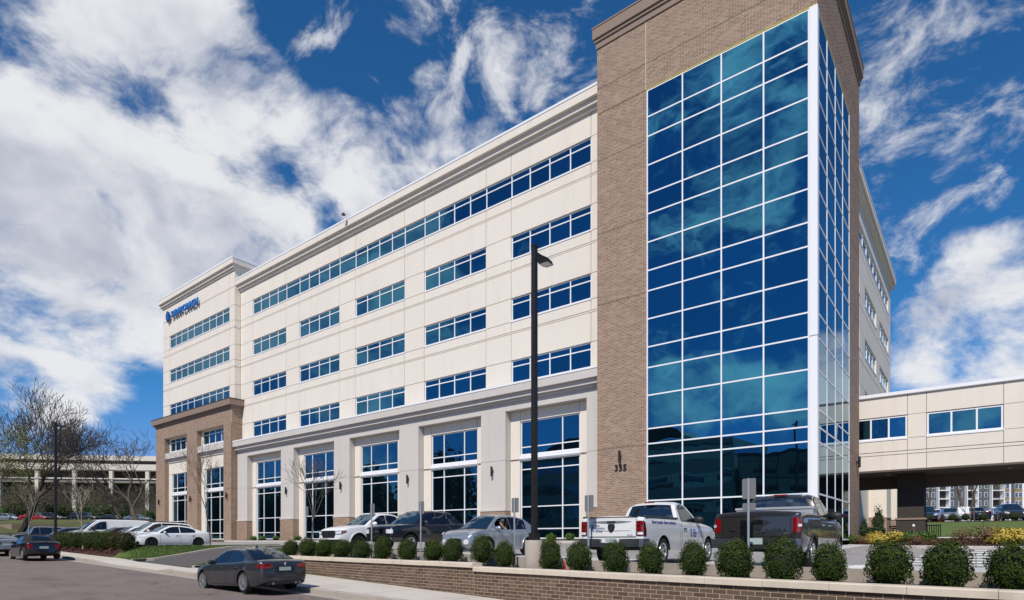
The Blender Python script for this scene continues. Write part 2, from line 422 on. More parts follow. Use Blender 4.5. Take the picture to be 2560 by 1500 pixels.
# ------------------------------------------------------------------ mesh helpers
class MB:
    def __init__(s):
        s.v = []; s.f = []; s.mi = []; s.rnd = []
    def add(s, vs, fs, mi=0, rnd=None):
        b = len(s.v)
        s.v.extend(vs)
        for f in fs:
            s.f.append(tuple(b + i for i in f)); s.mi.append(mi)
            if rnd is not None:
                s.rnd.append(rnd)
        return s
    def box(s, x0, x1, y0, y1, z0, z1, mi=0):
        if x0 > x1: x0, x1 = x1, x0
        if y0 > y1: y0, y1 = y1, y0
        if z0 > z1: z0, z1 = z1, z0
        return s.add([(x0, y0, z0), (x1, y0, z0), (x1, y1, z0), (x0, y1, z0), (x0, y0, z1), (x1, y0, z1), (x1, y1, z1), (x0, y1, z1)],
                     [(0, 3, 2, 1), (4, 5, 6, 7), (0, 1, 5, 4), (1, 2, 6, 5), (2, 3, 7, 6), (3, 0, 4, 7)], mi)
    def hexa(s, p, mi=0):
        """8 corners: bottom 0-3 ccw, top 4-7"""
        return s.add(list(p), [(0, 3, 2, 1), (4, 5, 6, 7), (0, 1, 5, 4), (1, 2, 6, 5), (2, 3, 7, 6), (3, 0, 4, 7)], mi)
    def quad(s, a, b, c, d, mi=0, rnd=None):
        return s.add([a, b, c, d], [(0, 1, 2, 3)], mi, rnd)
    def tube(s, p0, p1, r0, r1=None, n=6, cap=False, mi=0):
        r1 = r0 if r1 is None else r1
        p0 = Vector(p0); p1 = Vector(p1)
        d = (p1 - p0)
        if d.length < 1e-6: return s
        d.normalize()
        u = d.orthogonal().normalized(); w = d.cross(u)
        vs = []
        for p, r in ((p0, r0), (p1, r1)):
            for i in range(n):
                a = 2 * math.pi * i / n
                vs.append(tuple(p + u * (r * math.cos(a)) + w * (r * math.sin(a))))
        fs = [(i, (i + 1) % n, n + (i + 1) % n, n + i) for i in range(n)]
        if cap:
            fs += [tuple(range(n - 1, -1, -1)), tuple(range(n, 2 * n))]
        return s.add(vs, fs, mi)
    def path(s, pts, rad, n=8, cap=True):
        for i in range(len(pts) - 1):
            r0 = rad[i] if isinstance(rad, (list, tuple)) else rad
            r1 = rad[i + 1] if isinstance(rad, (list, tuple)) else rad
            s.tube(pts[i], pts[i + 1], r0, r1, n, cap)
        return s
    def lathe(s, prof, n=24, c=(0, 0, 0), axis='z', mi=0, close=False):
        vs = []
        for (r, h) in prof:
            for i in range(n):
                a = 2 * math.pi * i / n
                if axis == 'z': vs.append((c[0] + r * math.cos(a), c[1] + r * math.sin(a), c[2] + h))
                else: vs.append((c[0] + r * math.cos(a), c[1] + h, c[2] - r * math.sin(a)))
        fs = []
        for k in range(len(prof) - 1):
            for i in range(n):
                j = (i + 1) % n
                fs.append((k * n + i, k * n + j, (k + 1) * n + j, (k + 1) * n + i))
        return s.add(vs, fs, mi)
    def prism(s, poly, z0, z1, mi=0):
        n = len(poly)
        vs = [(x, y, z0) for x, y in poly] + [(x, y, z1) for x, y in poly]
        fs = [tuple(range(n - 1, -1, -1)), tuple(range(n, 2 * n))] + [(i, (i + 1) % n, n + (i + 1) % n, n + i) for i in range(n)]
        return s.add(vs, fs, mi)
    def ball(s, c, r, nu=12, nv=8, mi=0):
        rx, ry, rz = (r, r, r) if isinstance(r, (int, float)) else r
        vs = []
        for j in range(nv + 1):
            th = math.pi * j / nv
            for i in range(nu):
                a = 2 * math.pi * i / nu
                vs.append((c[0] + rx * math.sin(th) * math.cos(a), c[1] + ry * math.sin(th) * math.sin(a), c[2] - rz * math.cos(th)))
        fs = [(j * nu + i, j * nu + (i + 1) % nu, (j + 1) * nu + (i + 1) % nu, (j + 1) * nu + i) for j in range(nv) for i in range(nu)]
        return s.add(vs, fs, mi)
    def mesh(s, name, mats, smooth=False, angle=35):
        me = bpy.data.meshes.new(name)
        me.from_pydata(s.v, [], s.f)
        if not isinstance(mats, (list, tuple)): mats = [mats]
        for m in mats: me.materials.append(m)
        if len(mats) > 1:
            me.polygons.foreach_set('material_index', s.mi)
        if s.rnd and len(s.rnd) == len(s.f):
            at = me.attributes.new('rnd', 'FLOAT', 'FACE')
            at.data.foreach_set('value', s.rnd)
        if smooth:
            me.polygons.foreach_set('use_smooth', [True] * len(me.polygons))
            me.update()
            me.set_sharp_from_angle(angle=R(angle))
        me.update()
        return me
    def build(s, name, mats, parent=None, smooth=False, angle=35, loc=None):
        return place(s.mesh(name, mats, smooth, angle), name, parent, loc)


def place(me, name, parent=None, loc=None, rot=None, scale=None):
    o = bpy.data.objects.new(name, me)
    COL.objects.link(o)
    if parent is not None:
        o.parent = parent
        if loc is None and parent.get('static'):
            loc = tuple(-c for c in parent.location)
    if loc is not None: o.location = loc
    if rot is not None: o.rotation_euler = rot
    if scale is not None: o.scale = scale
    return o


def tag(o, label=None, cat=None, group=None, kind=None):
    if label: o['label'] = label
    if cat: o['category'] = cat
    if group: o['group'] = group
    if kind: o['kind'] = kind
    return o


def thing(name, label, cat, loc=(0, 0, 0), rz=0.0, group=None, static=False):
    """an Empty at the base of a thing; static things keep their parts in world coordinates"""
    o = bpy.data.objects.new(name, None)
    COL.objects.link(o)
    o.location = loc
    o.rotation_euler = (0, 0, rz)
    o.empty_display_size = .2
    if static: o['static'] = 1
    return tag(o, label, cat, group)


KIDS = {}


def copy_tree(o, parent=None, swap=None, kids=None):
    """copy of a thing with copies of its parts and sub-parts; swap: {material name: material}"""
    c = o.copy()
    COL.objects.link(c)
    if parent is not None: c.parent = parent
    if swap and c.type == 'MESH':
        for sl_ in c.material_slots:
            if sl_.material and sl_.material.name in swap:
                new = swap[sl_.material.name]
                sl_.link = 'OBJECT'
                sl_.material = new
    for ch in (kids or KIDS).get(o.name, []):
        copy_tree(ch, c, swap, kids)
    return c


def kids_of(root):
    d = {}
    for o in bpy.data.objects:
        if o.parent: d.setdefault(o.parent.name, []).append(o)
    return d


def spl(pts):
    xs = np.array([p[0] for p in pts], float); ys = np.array([p[1] for p in pts], float)
    h = np.diff(xs); dl = np.diff(ys) / h
    m = np.zeros(len(xs))
    for i in range(1, len(xs) - 1):
        if dl[i - 1] * dl[i] > 0:
            w1 = 2 * h[i] + h[i - 1]; w2 = h[i] + 2 * h[i - 1]
            m[i] = (w1 + w2) / (w1 / dl[i - 1] + w2 / dl[i])
    m[0] = dl[0]; m[-1] = dl[-1]
    def f(x):
        x = min(max(x, xs[0]), xs[-1])
        i = min(max(int(np.searchsorted(xs, x)) - 1, 0), len(xs) - 2)
        t = (x - xs[i]) / h[i]
        return float((2 * t ** 3 - 3 * t ** 2 + 1) * ys[i] + (t ** 3 - 2 * t ** 2 + t) * h[i] * m[i] + (-2 * t ** 3 + 3 * t ** 2) * ys[i + 1] + (t ** 3 - t ** 2) * h[i] * m[i + 1])
    return f


def text_mesh(body, size, depth, mats, align='CENTER', bold=0.0):
    cu = bpy.data.curves.new('lettering', 'FONT')
    cu.body = body; cu.size = size; cu.extrude = depth / 2; cu.align_x = align; cu.align_y = 'CENTER'
    cu.offset = bold; cu.resolution_u = 3
    o = bpy.data.objects.new('lettering', cu)
    COL.objects.link(o)
    dg = bpy.context.evaluated_depsgraph_get()
    me = bpy.data.meshes.new_from_object(o.evaluated_get(dg))
    bpy.data.objects.remove(o)
    bpy.data.curves.remove(cu)
    me.materials.clear()
    me.materials.append(mats)
    return me


# ------------------------------------------------------------------ vehicles
_wheels = {}


def wheel_meshes(rad, width, spokes, rimmat, rimfrac=.72, style=0):
    key = (round(rad, 3), width, spokes, rimmat.name, rimfrac, style)
    if key in _wheels: return _wheels[key]
    rr = rad * rimfrac; w = width / 2
    t = MB()
    t.lathe([(rr - .01, -w), (rad - .025, -w), (rad, -w + .035), (rad, w - .035), (rad - .02, w - .004), (rr + .03, w), (rr + .004, w - .012), (rr - .012, w - .05)], 28, axis='y')
    t.lathe([(rr, w - .075), (.001, w - .07)], 28, axis='y')
    tm = t.mesh('tyre', M['rubber'], True, 40)
    r = MB()
    r.lathe([(rr + .004, w - .004), (rr + .002, w + .002), (rr - .022, w - .008), (rr - .03, w - .06)], 28, axis='y')
    r.lathe([(.075, w - .06), (.07, w - .012), (.045, w - .004), (.001, w - .004)], 12, axis='y')
    for k in range(spokes):
        a = 2 * math.pi * k / spokes
        u = Vector((math.cos(a), 0, math.sin(a))); p = Vector((-math.sin(a), 0, math.cos(a)))
        w0 = .34 * (2 * math.pi * .06 / spokes) + .012; w1 = (.30 if style == 0 else .42) * (2 * math.pi * rr / spokes)
        cs = []
        for yy, dz in ((w - .055, 0), (w - .012, 1)):
            for rad_, ww in ((.05, w0), (rr - .015, w1)):
                for sg in (-1, 1):
                    cs.append(u * rad_ + p * (sg * ww * .5) + Vector((0, yy + (.006 if rad_ < .1 else -.004), 0)))
        r.add([tuple(c) for c in cs], [(4, 5, 7, 6), (0, 4, 6, 2), (1, 3, 7, 5), (2, 6, 7, 3)])
    rm = r.mesh('rim', rimmat, True, 40)
    _wheels[key] = (tm, rm)
    return tm, rm


def car(name, label, S, loc, rz, tilt=0.0, group=None):
    L, Wd = S['L'], S['W']
    hl = L / 2
    root = thing(name, label, S.get('cat', 'car'), loc, rz, group)
    root.rotation_euler = (0, tilt, rz)
    body = S['paint']
    plan = spl(S.get('plan', [(-hl, .80), (-hl + .10, .90), (-hl + .35, .965), (-hl + .9, 1.0), (hl - 1.1, 1.0), (hl - .45, .955), (hl - .15, .86), (hl, .72)]))
    top = spl(S['top'])
    zb0 = S.get('zb', .2)
    bot = spl(S.get('bot', [(-hl, zb0 + .12), (-hl + .5, zb0), (hl - .6, zb0), (hl, zb0 + .05)]))
    Rw = S['wheel'][0]
    axles = S['axles']
    Ra = Rw + S.get('gap', .055)
    drop = S.get('drop')
    crown = S.get('crown', .035)
    # ---- hull
    xs = list(np.linspace(-hl, hl, 37))
    for xa in axles:
        xs += [xa + Ra * math.cos(R(a)) for a in range(10, 180, 16)]
        xs += [xa - Ra - .001, xa - Ra + .001, xa + Ra - .001, xa + Ra + .001]
    xs += [-hl + .035, hl - .035]
    if drop:
        xs += [drop[0] - .001, drop[0] + .001, drop[1] - .001, drop[1] + .001]
    xs = sorted(set(round(x, 4) for x in xs))
    us = (.12, .3, .48, .62, .75, .85, .93)
    def arch(x):
        za = None
        for xa in axles:
            if abs(x - xa) < Ra: za = Rw + math.sqrt(max(Ra * Ra - (x - xa) ** 2, 0))
        return za
    def side_k(u):
        return 1 - .06 * (max(0, .42 - u) / .42) ** 2 - S.get('tuck', .045) * (max(0, u - .58) / .42) ** 1.6
    rings = []
    for x in xs:
        w = Wd / 2 * plan(x); zt = top(x); zb = bot(x)
        za = arch(x)
        zlow = za if za else zb
        zlow = min(zlow, zt - .04)
        h = [(0, zb), (w - .27, zb), (w - .27, max(zlow, zb + .001)), (w * side_k(0 if not za else .4) - .012, max(zlow, zb + .001))]
        for i, u in enumerate(us):
            z = zb + u * (zt - zb)
            if z < zlow + .012: h.append((w * side_k(.4) - .002, zlow + .006 + .0015 * i))
            else: h.append((w * side_k(u), z))
        ye = w * side_k(1.0)
        h += [(ye - .004, zt - .02), (ye - .025, zt - .003), (ye - .06, zt)]
        if drop and drop[0] < x < drop[1]:
            h += [(ye - .085, zt), (ye - .09, zt - drop[2]), (w * .4, zt - drop[2]), (0, zt - drop[2])]
        else:
            h += [(ye - .12, zt + .18 * crown), (ye * .72, zt + .5 * crown), (ye * .4, zt + .85 * crown), (0, zt + crown)]
        if x in (xs[0], xs[-1]):
            zm = (zb + zt) / 2
            h = [(y * .955, zm + (z - zm) * .95) for y, z in h]
        ring = [(x, y, z) for y, z in h] + [(x, -y, z) for y, z in h[-2:0:-1]]
        rings.append(ring)
    n = len(rings[0]); nh = len(h)
    b = MB()
    vs = [p for r_ in rings for p in r_]
    fs = []; mi = []
    for i in range(len(rings) - 1):
        for j in range(n):
            k = (j + 1) % n
            fs.append((i * n + j, (i + 1) * n + j, (i + 1) * n + k, i * n + k))
            jj = j if j < nh - 1 else n - 1 - j
            dark = jj in (0, 1, 2)
            if drop and jj >= nh - 4 and drop[0] < (xs[i] + xs[i + 1]) / 2 < drop[1] and jj >= nh - 4: dark = True
            mi.append(1 if dark else 0)
    fs.append(tuple(range(n))); mi.append(0)
    fs.append(tuple((len(rings) - 1) * n + j for j in range(n - 1, -1, -1))); mi.append(0)
    b.v = vs; b.f = fs; b.mi = mi
    bm_ = b.mesh('body', [body, M['well']], True, 32)
    bm_.flip_normals()
    hull = place(bm_, 'body', root)
    # ---- greenhouse
    G = S['gh']
    gt = spl(G); tum = S.get('tum', .5)
    x0, x1 = G[0][0], G[-1][0]
    def belt(x): return top(x) - .03
    def wb(x): return Wd / 2 * plan(x) * side_k(1.0) - S.get('inset', .045)
    gx = sorted(set(list(np.linspace(x0, x1, 33)) + [p[0] for p in G]))
    opening = S.get('open')
    rings = []
    for x in gx:
        zt = max(gt(x), belt(x) + .002); zb = belt(x) - .03; hh = zt - belt(x); w = wb(x)
        yy = lambda z: w - tum * max(0, z - belt(x)) * (1.0) - .04 * max(0, z - belt(x)) ** 2
        zs = [zb, belt(x) + min(.05, hh * .15), belt(x) + hh * .45, belt(x) + max(hh * .5, hh - .09), belt(x) + max(hh * .6, hh - .035)]
        hlf = [(0, zb)] + [(yy(z), z) for z in zs]
        yt = yy(zt)
        hlf += [(yt - .035, zt - .008), (yt - .10, zt + .012), (yt * .55, zt + .03), (0, zt + .042)]
        rings.append([(x, y, z) for y, z in hlf] + [(x, -y, z) for y, z in hlf[-2:0:-1]])
    n = len(rings[0]); nh = len(hlf)
    g = MB(); g.v = [p for r_ in rings for p in r_]
    for i in range(len(rings) - 1):
        for j in range(n):
            k = (j + 1) % n
            if opening and j in (2, 3) and opening[0] < (gx[i] + gx[i + 1]) / 2 < opening[1]: continue
            g.f.append((i * n + j, (i + 1) * n + j, (i + 1) * n + k, i * n + k)); g.mi.append(0)
    g.f.append(tuple(range(n))); g.mi.append(0)
    g.f.append(tuple((len(rings) - 1) * n + j for j in range(n - 1, -1, -1))); g.mi.append(0)
    gm = g.mesh('cabin', [S.get('roofmat', body)], True, 40)
    gm.flip_normals()
    cabin = place(gm, 'roof', root)
    def gy(x, z): return wb(x) - tum * max(0, z - belt(x)) - .04 * max(0, z - belt(x)) ** 2
    # side windows
    def zt_win(x): return min(gt(min(x + .10, x1)), gt(max(x - .12, x0)), gt(x)) - S.get('rail', .075)
    for wi, (xa, xb) in enumerate(S['windows']):
        for sg in (1, -1):
            if opening and wi == S.get('open_index', 0) and sg == 1: continue
            for trimk in ((1, 0) if S.get('trim', True) else (0,)):
                e = .028 * trimk; off = .005 + (0 if trimk else .006)
                cols = []
                for x in np.linspace(xa - e, xb + e, 12):
                    zl = belt(x) + .035 - e; zu = zt_win(x) + e
                    if zu > zl + .03: cols.append((x, zl, zu))
                if len(cols) < 2: continue
                q = MB()
                for i in range(len(cols) - 1):
                    (xa_, l0, u0), (xb_, l1, u1) = cols[i], cols[i + 1]
                    m0 = (l0 + u0) / 2; m1 = (l1 + u1) / 2
                    for (za0, zb0_, za1, zb1_) in ((l0, m0, l1, m1), (m0, u0, m1, u1)):
                        q.quad((xa_, sg * (gy(xa_, za0) + off), za0), (xb_, sg * (gy(xb_, za1) + off), za1), (xb_, sg * (gy(xb_, zb1_) + off), zb1_), (xa_, sg * (gy(xa_, zb0_) + off), zb0_))
                wo = q.build('window_trim' if trimk else 'side_window', S.get('trimmat', M['trim']) if trimk else M['carglass'], root)
    # windscreen, rear window
    def screen(nm, xa, xb, mt, fr=.90, sgx=1):
        for e, off, mm, nme in ((.03, .007, M['trim'], nm + '_seal'), (0, .014, mt, nm)):
            q = MB(); g_ = []
            for x in np.linspace(xa - e * .6, xb + e * .6, 9):
                zt = gt(x); yt = gy(x, zt) - .035 + .0
                slope = (gt(x + .02) - gt(x - .02)) / .04
                nl = math.hypot(1, slope)
                row = []
                for f in np.linspace(-1, 1, 9):
                    y = f * (yt * fr + e)
                    c = .042 * (1 - abs(f * fr) ** 2.2)
                    row.append((x - slope / nl * off, y, zt + c + off / nl))
                g_.append(row)
            for i in range(8):
                for j in range(8):
                    q.quad(g_[i][j], g_[i + 1][j], g_[i + 1][j + 1], g_[i][j + 1])
            q.build(nme, mm, root, True)
    if 'ws' in S: screen('windscreen', S['ws'][0], S['ws'][1], M['carglassblue'])
    if 'rw' in S: screen('rear_window', S['rw'][0], S['rw'][1], M['carglass'], S.get('rwf', .88))
    # ---- patches round the front and rear outline
    def outline(end):
        sx = 1 if end == 'front' else -1
        pts = [(sx * hl, y) for y in np.linspace(0, Wd / 2 * plan(sx * hl) * .955, 8)]
        for d in np.linspace(.035, 1.3, 34):
            pts.append((sx * (hl - d), Wd / 2 * plan(sx * (hl - d))))
        P = np.array(pts); s_ = np.concatenate([[0], np.cumsum(np.hypot(*np.diff(P, axis=0).T))])
        return P, s_
    OUT = {e: outline(e) for e in ('front', 'rear')}
    def opt(end, s_, z, off):
        P, S_ = OUT[end]
        sg = 1 if s_ >= 0 else -1
        a = abs(s_)
        x = np.interp(a, S_, P[:, 0]); y = np.interp(a, S_, P[:, 1])
        x2 = np.interp(a + .02, S_, P[:, 0]); y2 = np.interp(a + .02, S_, P[:, 1]); xm = np.interp(max(a - .02, 0), S_, P[:, 0]); ym = np.interp(max(a - .02, 0), S_, P[:, 1])
        tx, ty = x2 - xm, y2 - ym
        l = math.hypot(tx, ty) or 1
        sx = 1 if end == 'front' else -1
        nx, ny = (ty / l, -tx / l) if sx > 0 else (-ty / l, tx / l)
        if ny < 0 and abs(nx) < .99: ny = -ny; 
        # lean with the body: follow the side factor at this height
        zt = top(float(x)); zb = bot(float(x))
        u = min(max((z - zb) / max(zt - zb, .1), 0), 1)
        k = side_k(u)
        yy = y * (k if a > OUT[end][1][8] else 1)
        return (float(x + nx * off), float(sg * (yy + max(ny, 0) * off)), z)
    def patch(nm, end, cols, mt, off=.014, both=False, parent=None):
        res = None
        for sg in ((1, -1) if both else (1,)):
            cc = []
            for i in range(len(cols) - 1):
                (s0, a0, b0), (s1, a1, b1) = cols[i], cols[i + 1]
                k = max(1, int(abs(s1 - s0) / .05))
                for t in range(k): cc.append((s0 + (s1 - s0) * t / k, a0 + (a1 - a0) * t / k, b0 + (b1 - b0) * t / k))
            cc.append(cols[-1])
            q = MB()
            for i in range(len(cc) - 1):
                (s0, a0, b0), (s1, a1, b1) = cc[i], cc[i + 1]
                o_ = [opt(end, sg * s0, a0, off), opt(end, sg * s1, a1, off), opt(end, sg * s1, b1, off), opt(end, sg * s0, b0, off)]
                i_ = [opt(end, sg * s0, a0, -.02), opt(end, sg * s1, a1, -.02), opt(end, sg * s1, b1, -.02), opt(end, sg * s0, b0, -.02)]
                q.add(o_ + i_, [(0, 1, 2, 3), (0, 4, 5, 1), (3, 2, 6, 7)] + ([(0, 3, 7, 4)] if i == 0 else []) + ([(1, 5, 6, 2)] if i == len(cc) - 2 else []))
            res = q.build(nm, mt, parent or root)
        return res
    for p in S.get('patches', []):
        patch(*p[:4], **(p[4] if len(p) > 4 else {}))
    # ---- side details draped on the body
    def sy(x, z):
        zt = top(x); zb = bot(x); u = min(max((z - zb) / (zt - zb), 0), 1)
        return Wd / 2 * plan(x) * side_k(u)
    def yat(x, z): return gy(x, z) if z > belt(x) else sy(x, z)
    for seam in S.get('seams', []):
        for sg in (1, -1):
            q = MB(); pts = []
            for i in range(len(seam) - 1):
                for t in np.linspace(0, 1, 7)[:(-1 if i < len(seam) - 2 else None)]:
                    pts.append((seam[i][0] + (seam[i + 1][0] - seam[i][0]) * t, seam[i][1] + (seam[i + 1][1] - seam[i][1]) * t))
            for i in range(len(pts) - 1):
                (xa, za), (xb, zb_) = pts[i], pts[i + 1]
                dx, dz = xb - xa, zb_ - za; l = math.hypot(dx, dz) or 1
                px, pz = -dz / l * .006, dx / l * .006
                P4 = [(xa + px, za + pz), (xa - px, za - pz), (xb - px, zb_ - pz), (xb + px, zb_ + pz)]
                q.quad(*[(x, sg * (yat(x, z) + .003), z) for x, z in P4])
            q.build('door_seam', M['well'], root)
    for (x, z) in S.get('handles', []):
        for sg in (1, -1):
            q = MB(); y = sg * sy(x, z)
            q.box(x - .10, x + .10, y - sg * .01, y + sg * .03, z - .014, z + .014)
            q.build('door_handle', S.get('handlemat', body), root)
    for (xa, xb, za, zb_, mt) in S.get('strips', []):
        for sg in (1, -1):
            q = MB(); X_ = np.linspace(xa, xb, 14)
            for i in range(13):
                a0, a1 = X_[i], X_[i + 1]
                o_ = [(a0, sg * (sy(a0, za) + .012), za), (a1, sg * (sy(a1, za) + .012), za), (a1, sg * (sy(a1, zb_) + .012), zb_), (a0, sg * (sy(a0, zb_) + .012), zb_)]
                i_ = [(a, b_ - sg * .03, c) for a, b_, c in o_]
                q.add(o_ + i_, [(0, 1, 2, 3), (0, 4, 5, 1), (3, 2, 6, 7)])
            q.build('side_trim', mt, root)
    # fender flare rings
    if 'flare' in S:
        for xa in axles:
            for sg in (1, -1):
                q = MB(); prev = None
                for a in np.linspace(-12, 192, 23):
                    row = []
                    for rad, off in ((Ra - .004, .022), (Ra + .05, .020), (Ra + .062, -.01)):
                        x = xa + rad * math.cos(R(a)); z = Rw + rad * math.sin(R(a))
                        row.append((x, sg * (sy(min(max(x, -hl), hl), z) + off), z))
                    if prev:
                        q.add(prev + row, [(0, 3, 4, 1), (1, 4, 5, 2)])
                    prev = row
                q.build('wheel_arch', S['flare'], root, True)
    # wheels
    tm, rm = wheel_meshes(*S['wheel'])
    tw = S['wheel'][1]
    for xa in axles:
        for sg in (1, -1):
            wo = place(tm, 'wheel', root, (xa, sg * (Wd / 2 * plan(xa) * .985 - tw / 2 - .012), Rw), (0, 0, 0 if sg > 0 else math.pi))
            place(rm, 'rim', wo)
    # mirrors
    if 'mirror' in S:
        mx, mz, mm = S['mirror'][:3]; ms = S['mirror'][3] if len(S['mirror']) > 3 else 1.0
        for sg in (1, -1):
            q = MB(); y = gy(mx, mz) + .11 * ms
            q.ball((mx, sg * y, mz), (.075 * ms, .115 * ms, .072 * ms), 12, 8)
            q.build('mirror', mm, root, True)
            q = MB(); q.box(mx + .01, mx + .05, sg * (gy(mx, mz) - .03), sg * (y - .05), mz - .05, mz - .02); q.build('mirror_arm', M['trim'], root)
    S['_sy'] = sy; S['_opt'] = opt; S['_gy'] = gy; S['_gt'] = gt; S['_patch'] = patch
    return root
# ------------------------------------------------------------------ the medical building
class Pl:
    """a wall plane: 'F' faces -Y at y=c (u is X), 'S' faces +X at x=c (u is Y); d is the distance out of the wall"""
    def __init__(s, kind, c): s.k = kind; s.c = c
    def p(s, u, z, d): return (u, s.c - d, z) if s.k == 'F' else (s.c + d, u, z)
    def box(s, mb, u0, u1, z0, z1, d0, d1, mi=0):
        a = s.p(u0, z0, d0); b = s.p(u1, z1, d1)
        mb.box(a[0], b[0], a[1], b[1], z0, z1, mi)


BLD = thing('medical_building', 'six storey cream office building with tall brown brick and blue glass corner tower', 'building', (-40, 33, 0), static=True)
rng = random.Random(5)
PANES = []


def part(mb, name, mt, parent=None, **k):
    return mb.build(name, mt, parent or BLD, **k)


def panel(pl, u0, u1, z0, z1, mt='cream', d=0.0, gap=.02, th=.15, parent=None, name='wall_panel'):
    m = MB(); pl.box(m, u0 + gap, u1 - gap, z0 + gap, z1 - gap, d - th, d)
    return part(m, name, M[mt], parent)


def window(pl, u0, u1, z0, z1, mull, trans, d=-.08, fw=.035, fd=.08, sill=True, parent=None, name='window', gm='glass2', trange=None):
    m = MB()
    us = [u0] + list(mull) + [u1]; zs = [z0] + list(trans) + [z1]
    for i, u in enumerate(us):
        w = fw if 0 < i < len(us) - 1 else fw * 2
        a = u - w if i == len(us) - 1 else (u if i == 0 else u - w)
        b_ = u if i == len(us) - 1 else (u + w)
        if i == 0: b_ = u + w
        pl.box(m, a, b_, z0, z1, d - .1, d)
    for i, z in enumerate(zs):
        a = z if i == 0 else (z - fw * 2 if i == len(zs) - 1 else z - fw)
        b_ = a + fw * 2
        for j in range(len(us) - 1):
            pl.box(m, us[j] + fw * .9, us[j + 1] - fw * .9, a, b_, d - .1, d - .004)
    if sill:
        pl.box(m, u0 - .03, u1 + .03, z0 - .10, z0 - .002, -.14, .035)
    w = part(m, name, M['whitemetal'], parent)
    for i in range(len(us) - 1):
        for j in range(len(zs) - 1):
            PANES.append((w, pl, us[i] + fw, us[i + 1] - fw, zs[j] + fw, zs[j + 1] - fw, d - (.022 if gm == 'glass' else .05), gm, parent or BLD))
    return w


BRICKS = {'brick': []}
BL, BH, JT = .305, .1016, .021


def brick_fill(pl, u0, u1, z0, z1, d=0.0, key='brick', start=0):
    nrow = max(1, round((z1 - z0) / BH)); bh = (z1 - z0) / nrow
    for r_ in range(nrow):
        za = z0 + r_ * bh + JT / 2; zb = z0 + (r_ + 1) * bh - JT / 2
        u = u0 - (BL / 2 if (r_ + start) % 2 else 0)
        while u < u1 - .02:
            a = max(u, u0) + JT / 2; b_ = min(u + BL, u1) - JT / 2
            if b_ - a > .03:
                BRICKS[key].append((pl, a, b_, za, zb, d))
            u += BL


def brick_wall(pl, u0, u1, z0, z1, d=0.0, joints=(), th=.08):
    m = MB(); pl.box(m, u0, u1, z0, z1, d - th, d); part(m, 'mortar_bed', M['mortar'])
    zz = [z0] + [j for j in joints if z0 < j < z1] + [z1]
    for a, b_ in zip(zz[:-1], zz[1:]):
        brick_fill(pl, u0, u1, a + (.018 if a != z0 else 0), b_ - (.018 if b_ != z1 else 0), d)
    m = MB()
    for j in zz[1:-1]: pl.box(m, u0, u1, j - .016, j + .016, d - .02, d + .002)
    if len(zz) > 2: part(m, 'expansion_joint', M['darkjoint'])


FL = [12.35, 16.63, 20.90, 25.13]
MAINF = Pl('F', 32.06)
CK = [-56.43 + 8.6 * k for k in range(5)]
HW = 3.16
edges = [-62.11]
for c in CK: edges += [c - HW, c + HW]
edges[-1] = -18.87
XR = -17.0
# structure cores (set back behind the panels)
m = MB(); m.box(-62.1, -7.4, 32.22, 74.5, 0, 27.4); part(m, 'wall', M['joint'])
m = MB(); m.box(-62.1, -7.3, 33, 74.6, 27.4, 27.5); part(m, 'roof', M['roof'])
# panels of the main facade
zz0 = 10.3
for i, T in enumerate(FL):
    sill = T - 1.62; dbl = T - 2.44
    lo = zz0 if i == 0 else dbl
    cols = edges + [XR]
    for j in range(len(cols) - 1):
        iswin = j % 2 == 1
        if i == 0:
            panel(MAINF, cols[j], cols[j + 1], zz0, sill)
        else:
            panel(MAINF, cols[j], cols[j + 1], dbl + .12, sill)
            panel(MAINF, cols[j], cols[j + 1], FL[i - 1], dbl)
        if not (iswin or (i == 3 and 0 < j < len(cols) - 2)):
            panel(MAINF, cols[j], cols[j + 1], sill, T)
    if i > 0:
        m = MB(); MAINF.box(m, -62.11, XR, dbl + .02, dbl + .10, -.15, -.006); part(m, 'string_course', M['cream'])
for j in range(len(edges)):
    panel(MAINF, edges[j], (edges + [XR])[j + 1], FL[3], 26.75)
for i, T in enumerate(FL[:3]):
    for c in CK:
        window(MAINF, c - HW, c + HW, T - 1.55, T, [c - 1.6, c, c + 1.6], [T - .42])
mm = []
for k, c in enumerate(CK):
    mm += [c - HW] if k else []
    mm += [c - 1.6, c, c + 1.6]
    if k < 4: mm.append(c + HW)
window(MAINF, CK[0] - HW, CK[4] + HW, FL[3] - 1.55, FL[3], mm, [FL[3] - .42])


def cornice(pl, u0, u1, prof, mats, name='cornice', parent=None, ret0=False, ret1=False):
    """prof: list of (z0, z1, d)"""
    for i, (z0, z1, d, mk) in enumerate(prof):
        m = MB(); pl.box(m, u0 - (d if ret0 else 0), u1 + (d if ret1 else 0), z0, z1, -.14, d)
        part(m, 'coping' if mk == 'whitemetal' else name, M[mk], parent)


cornice(MAINF, -62.11, XR, [(27.72, 27.87, .56, 'whitemetal'), (27.20, 27.718, .53, 'cream'), (26.92, 27.198, .30, 'cream'), (26.84, 26.918, .34, 'cream'), (26.62, 26.838, .16, 'cream')], None)
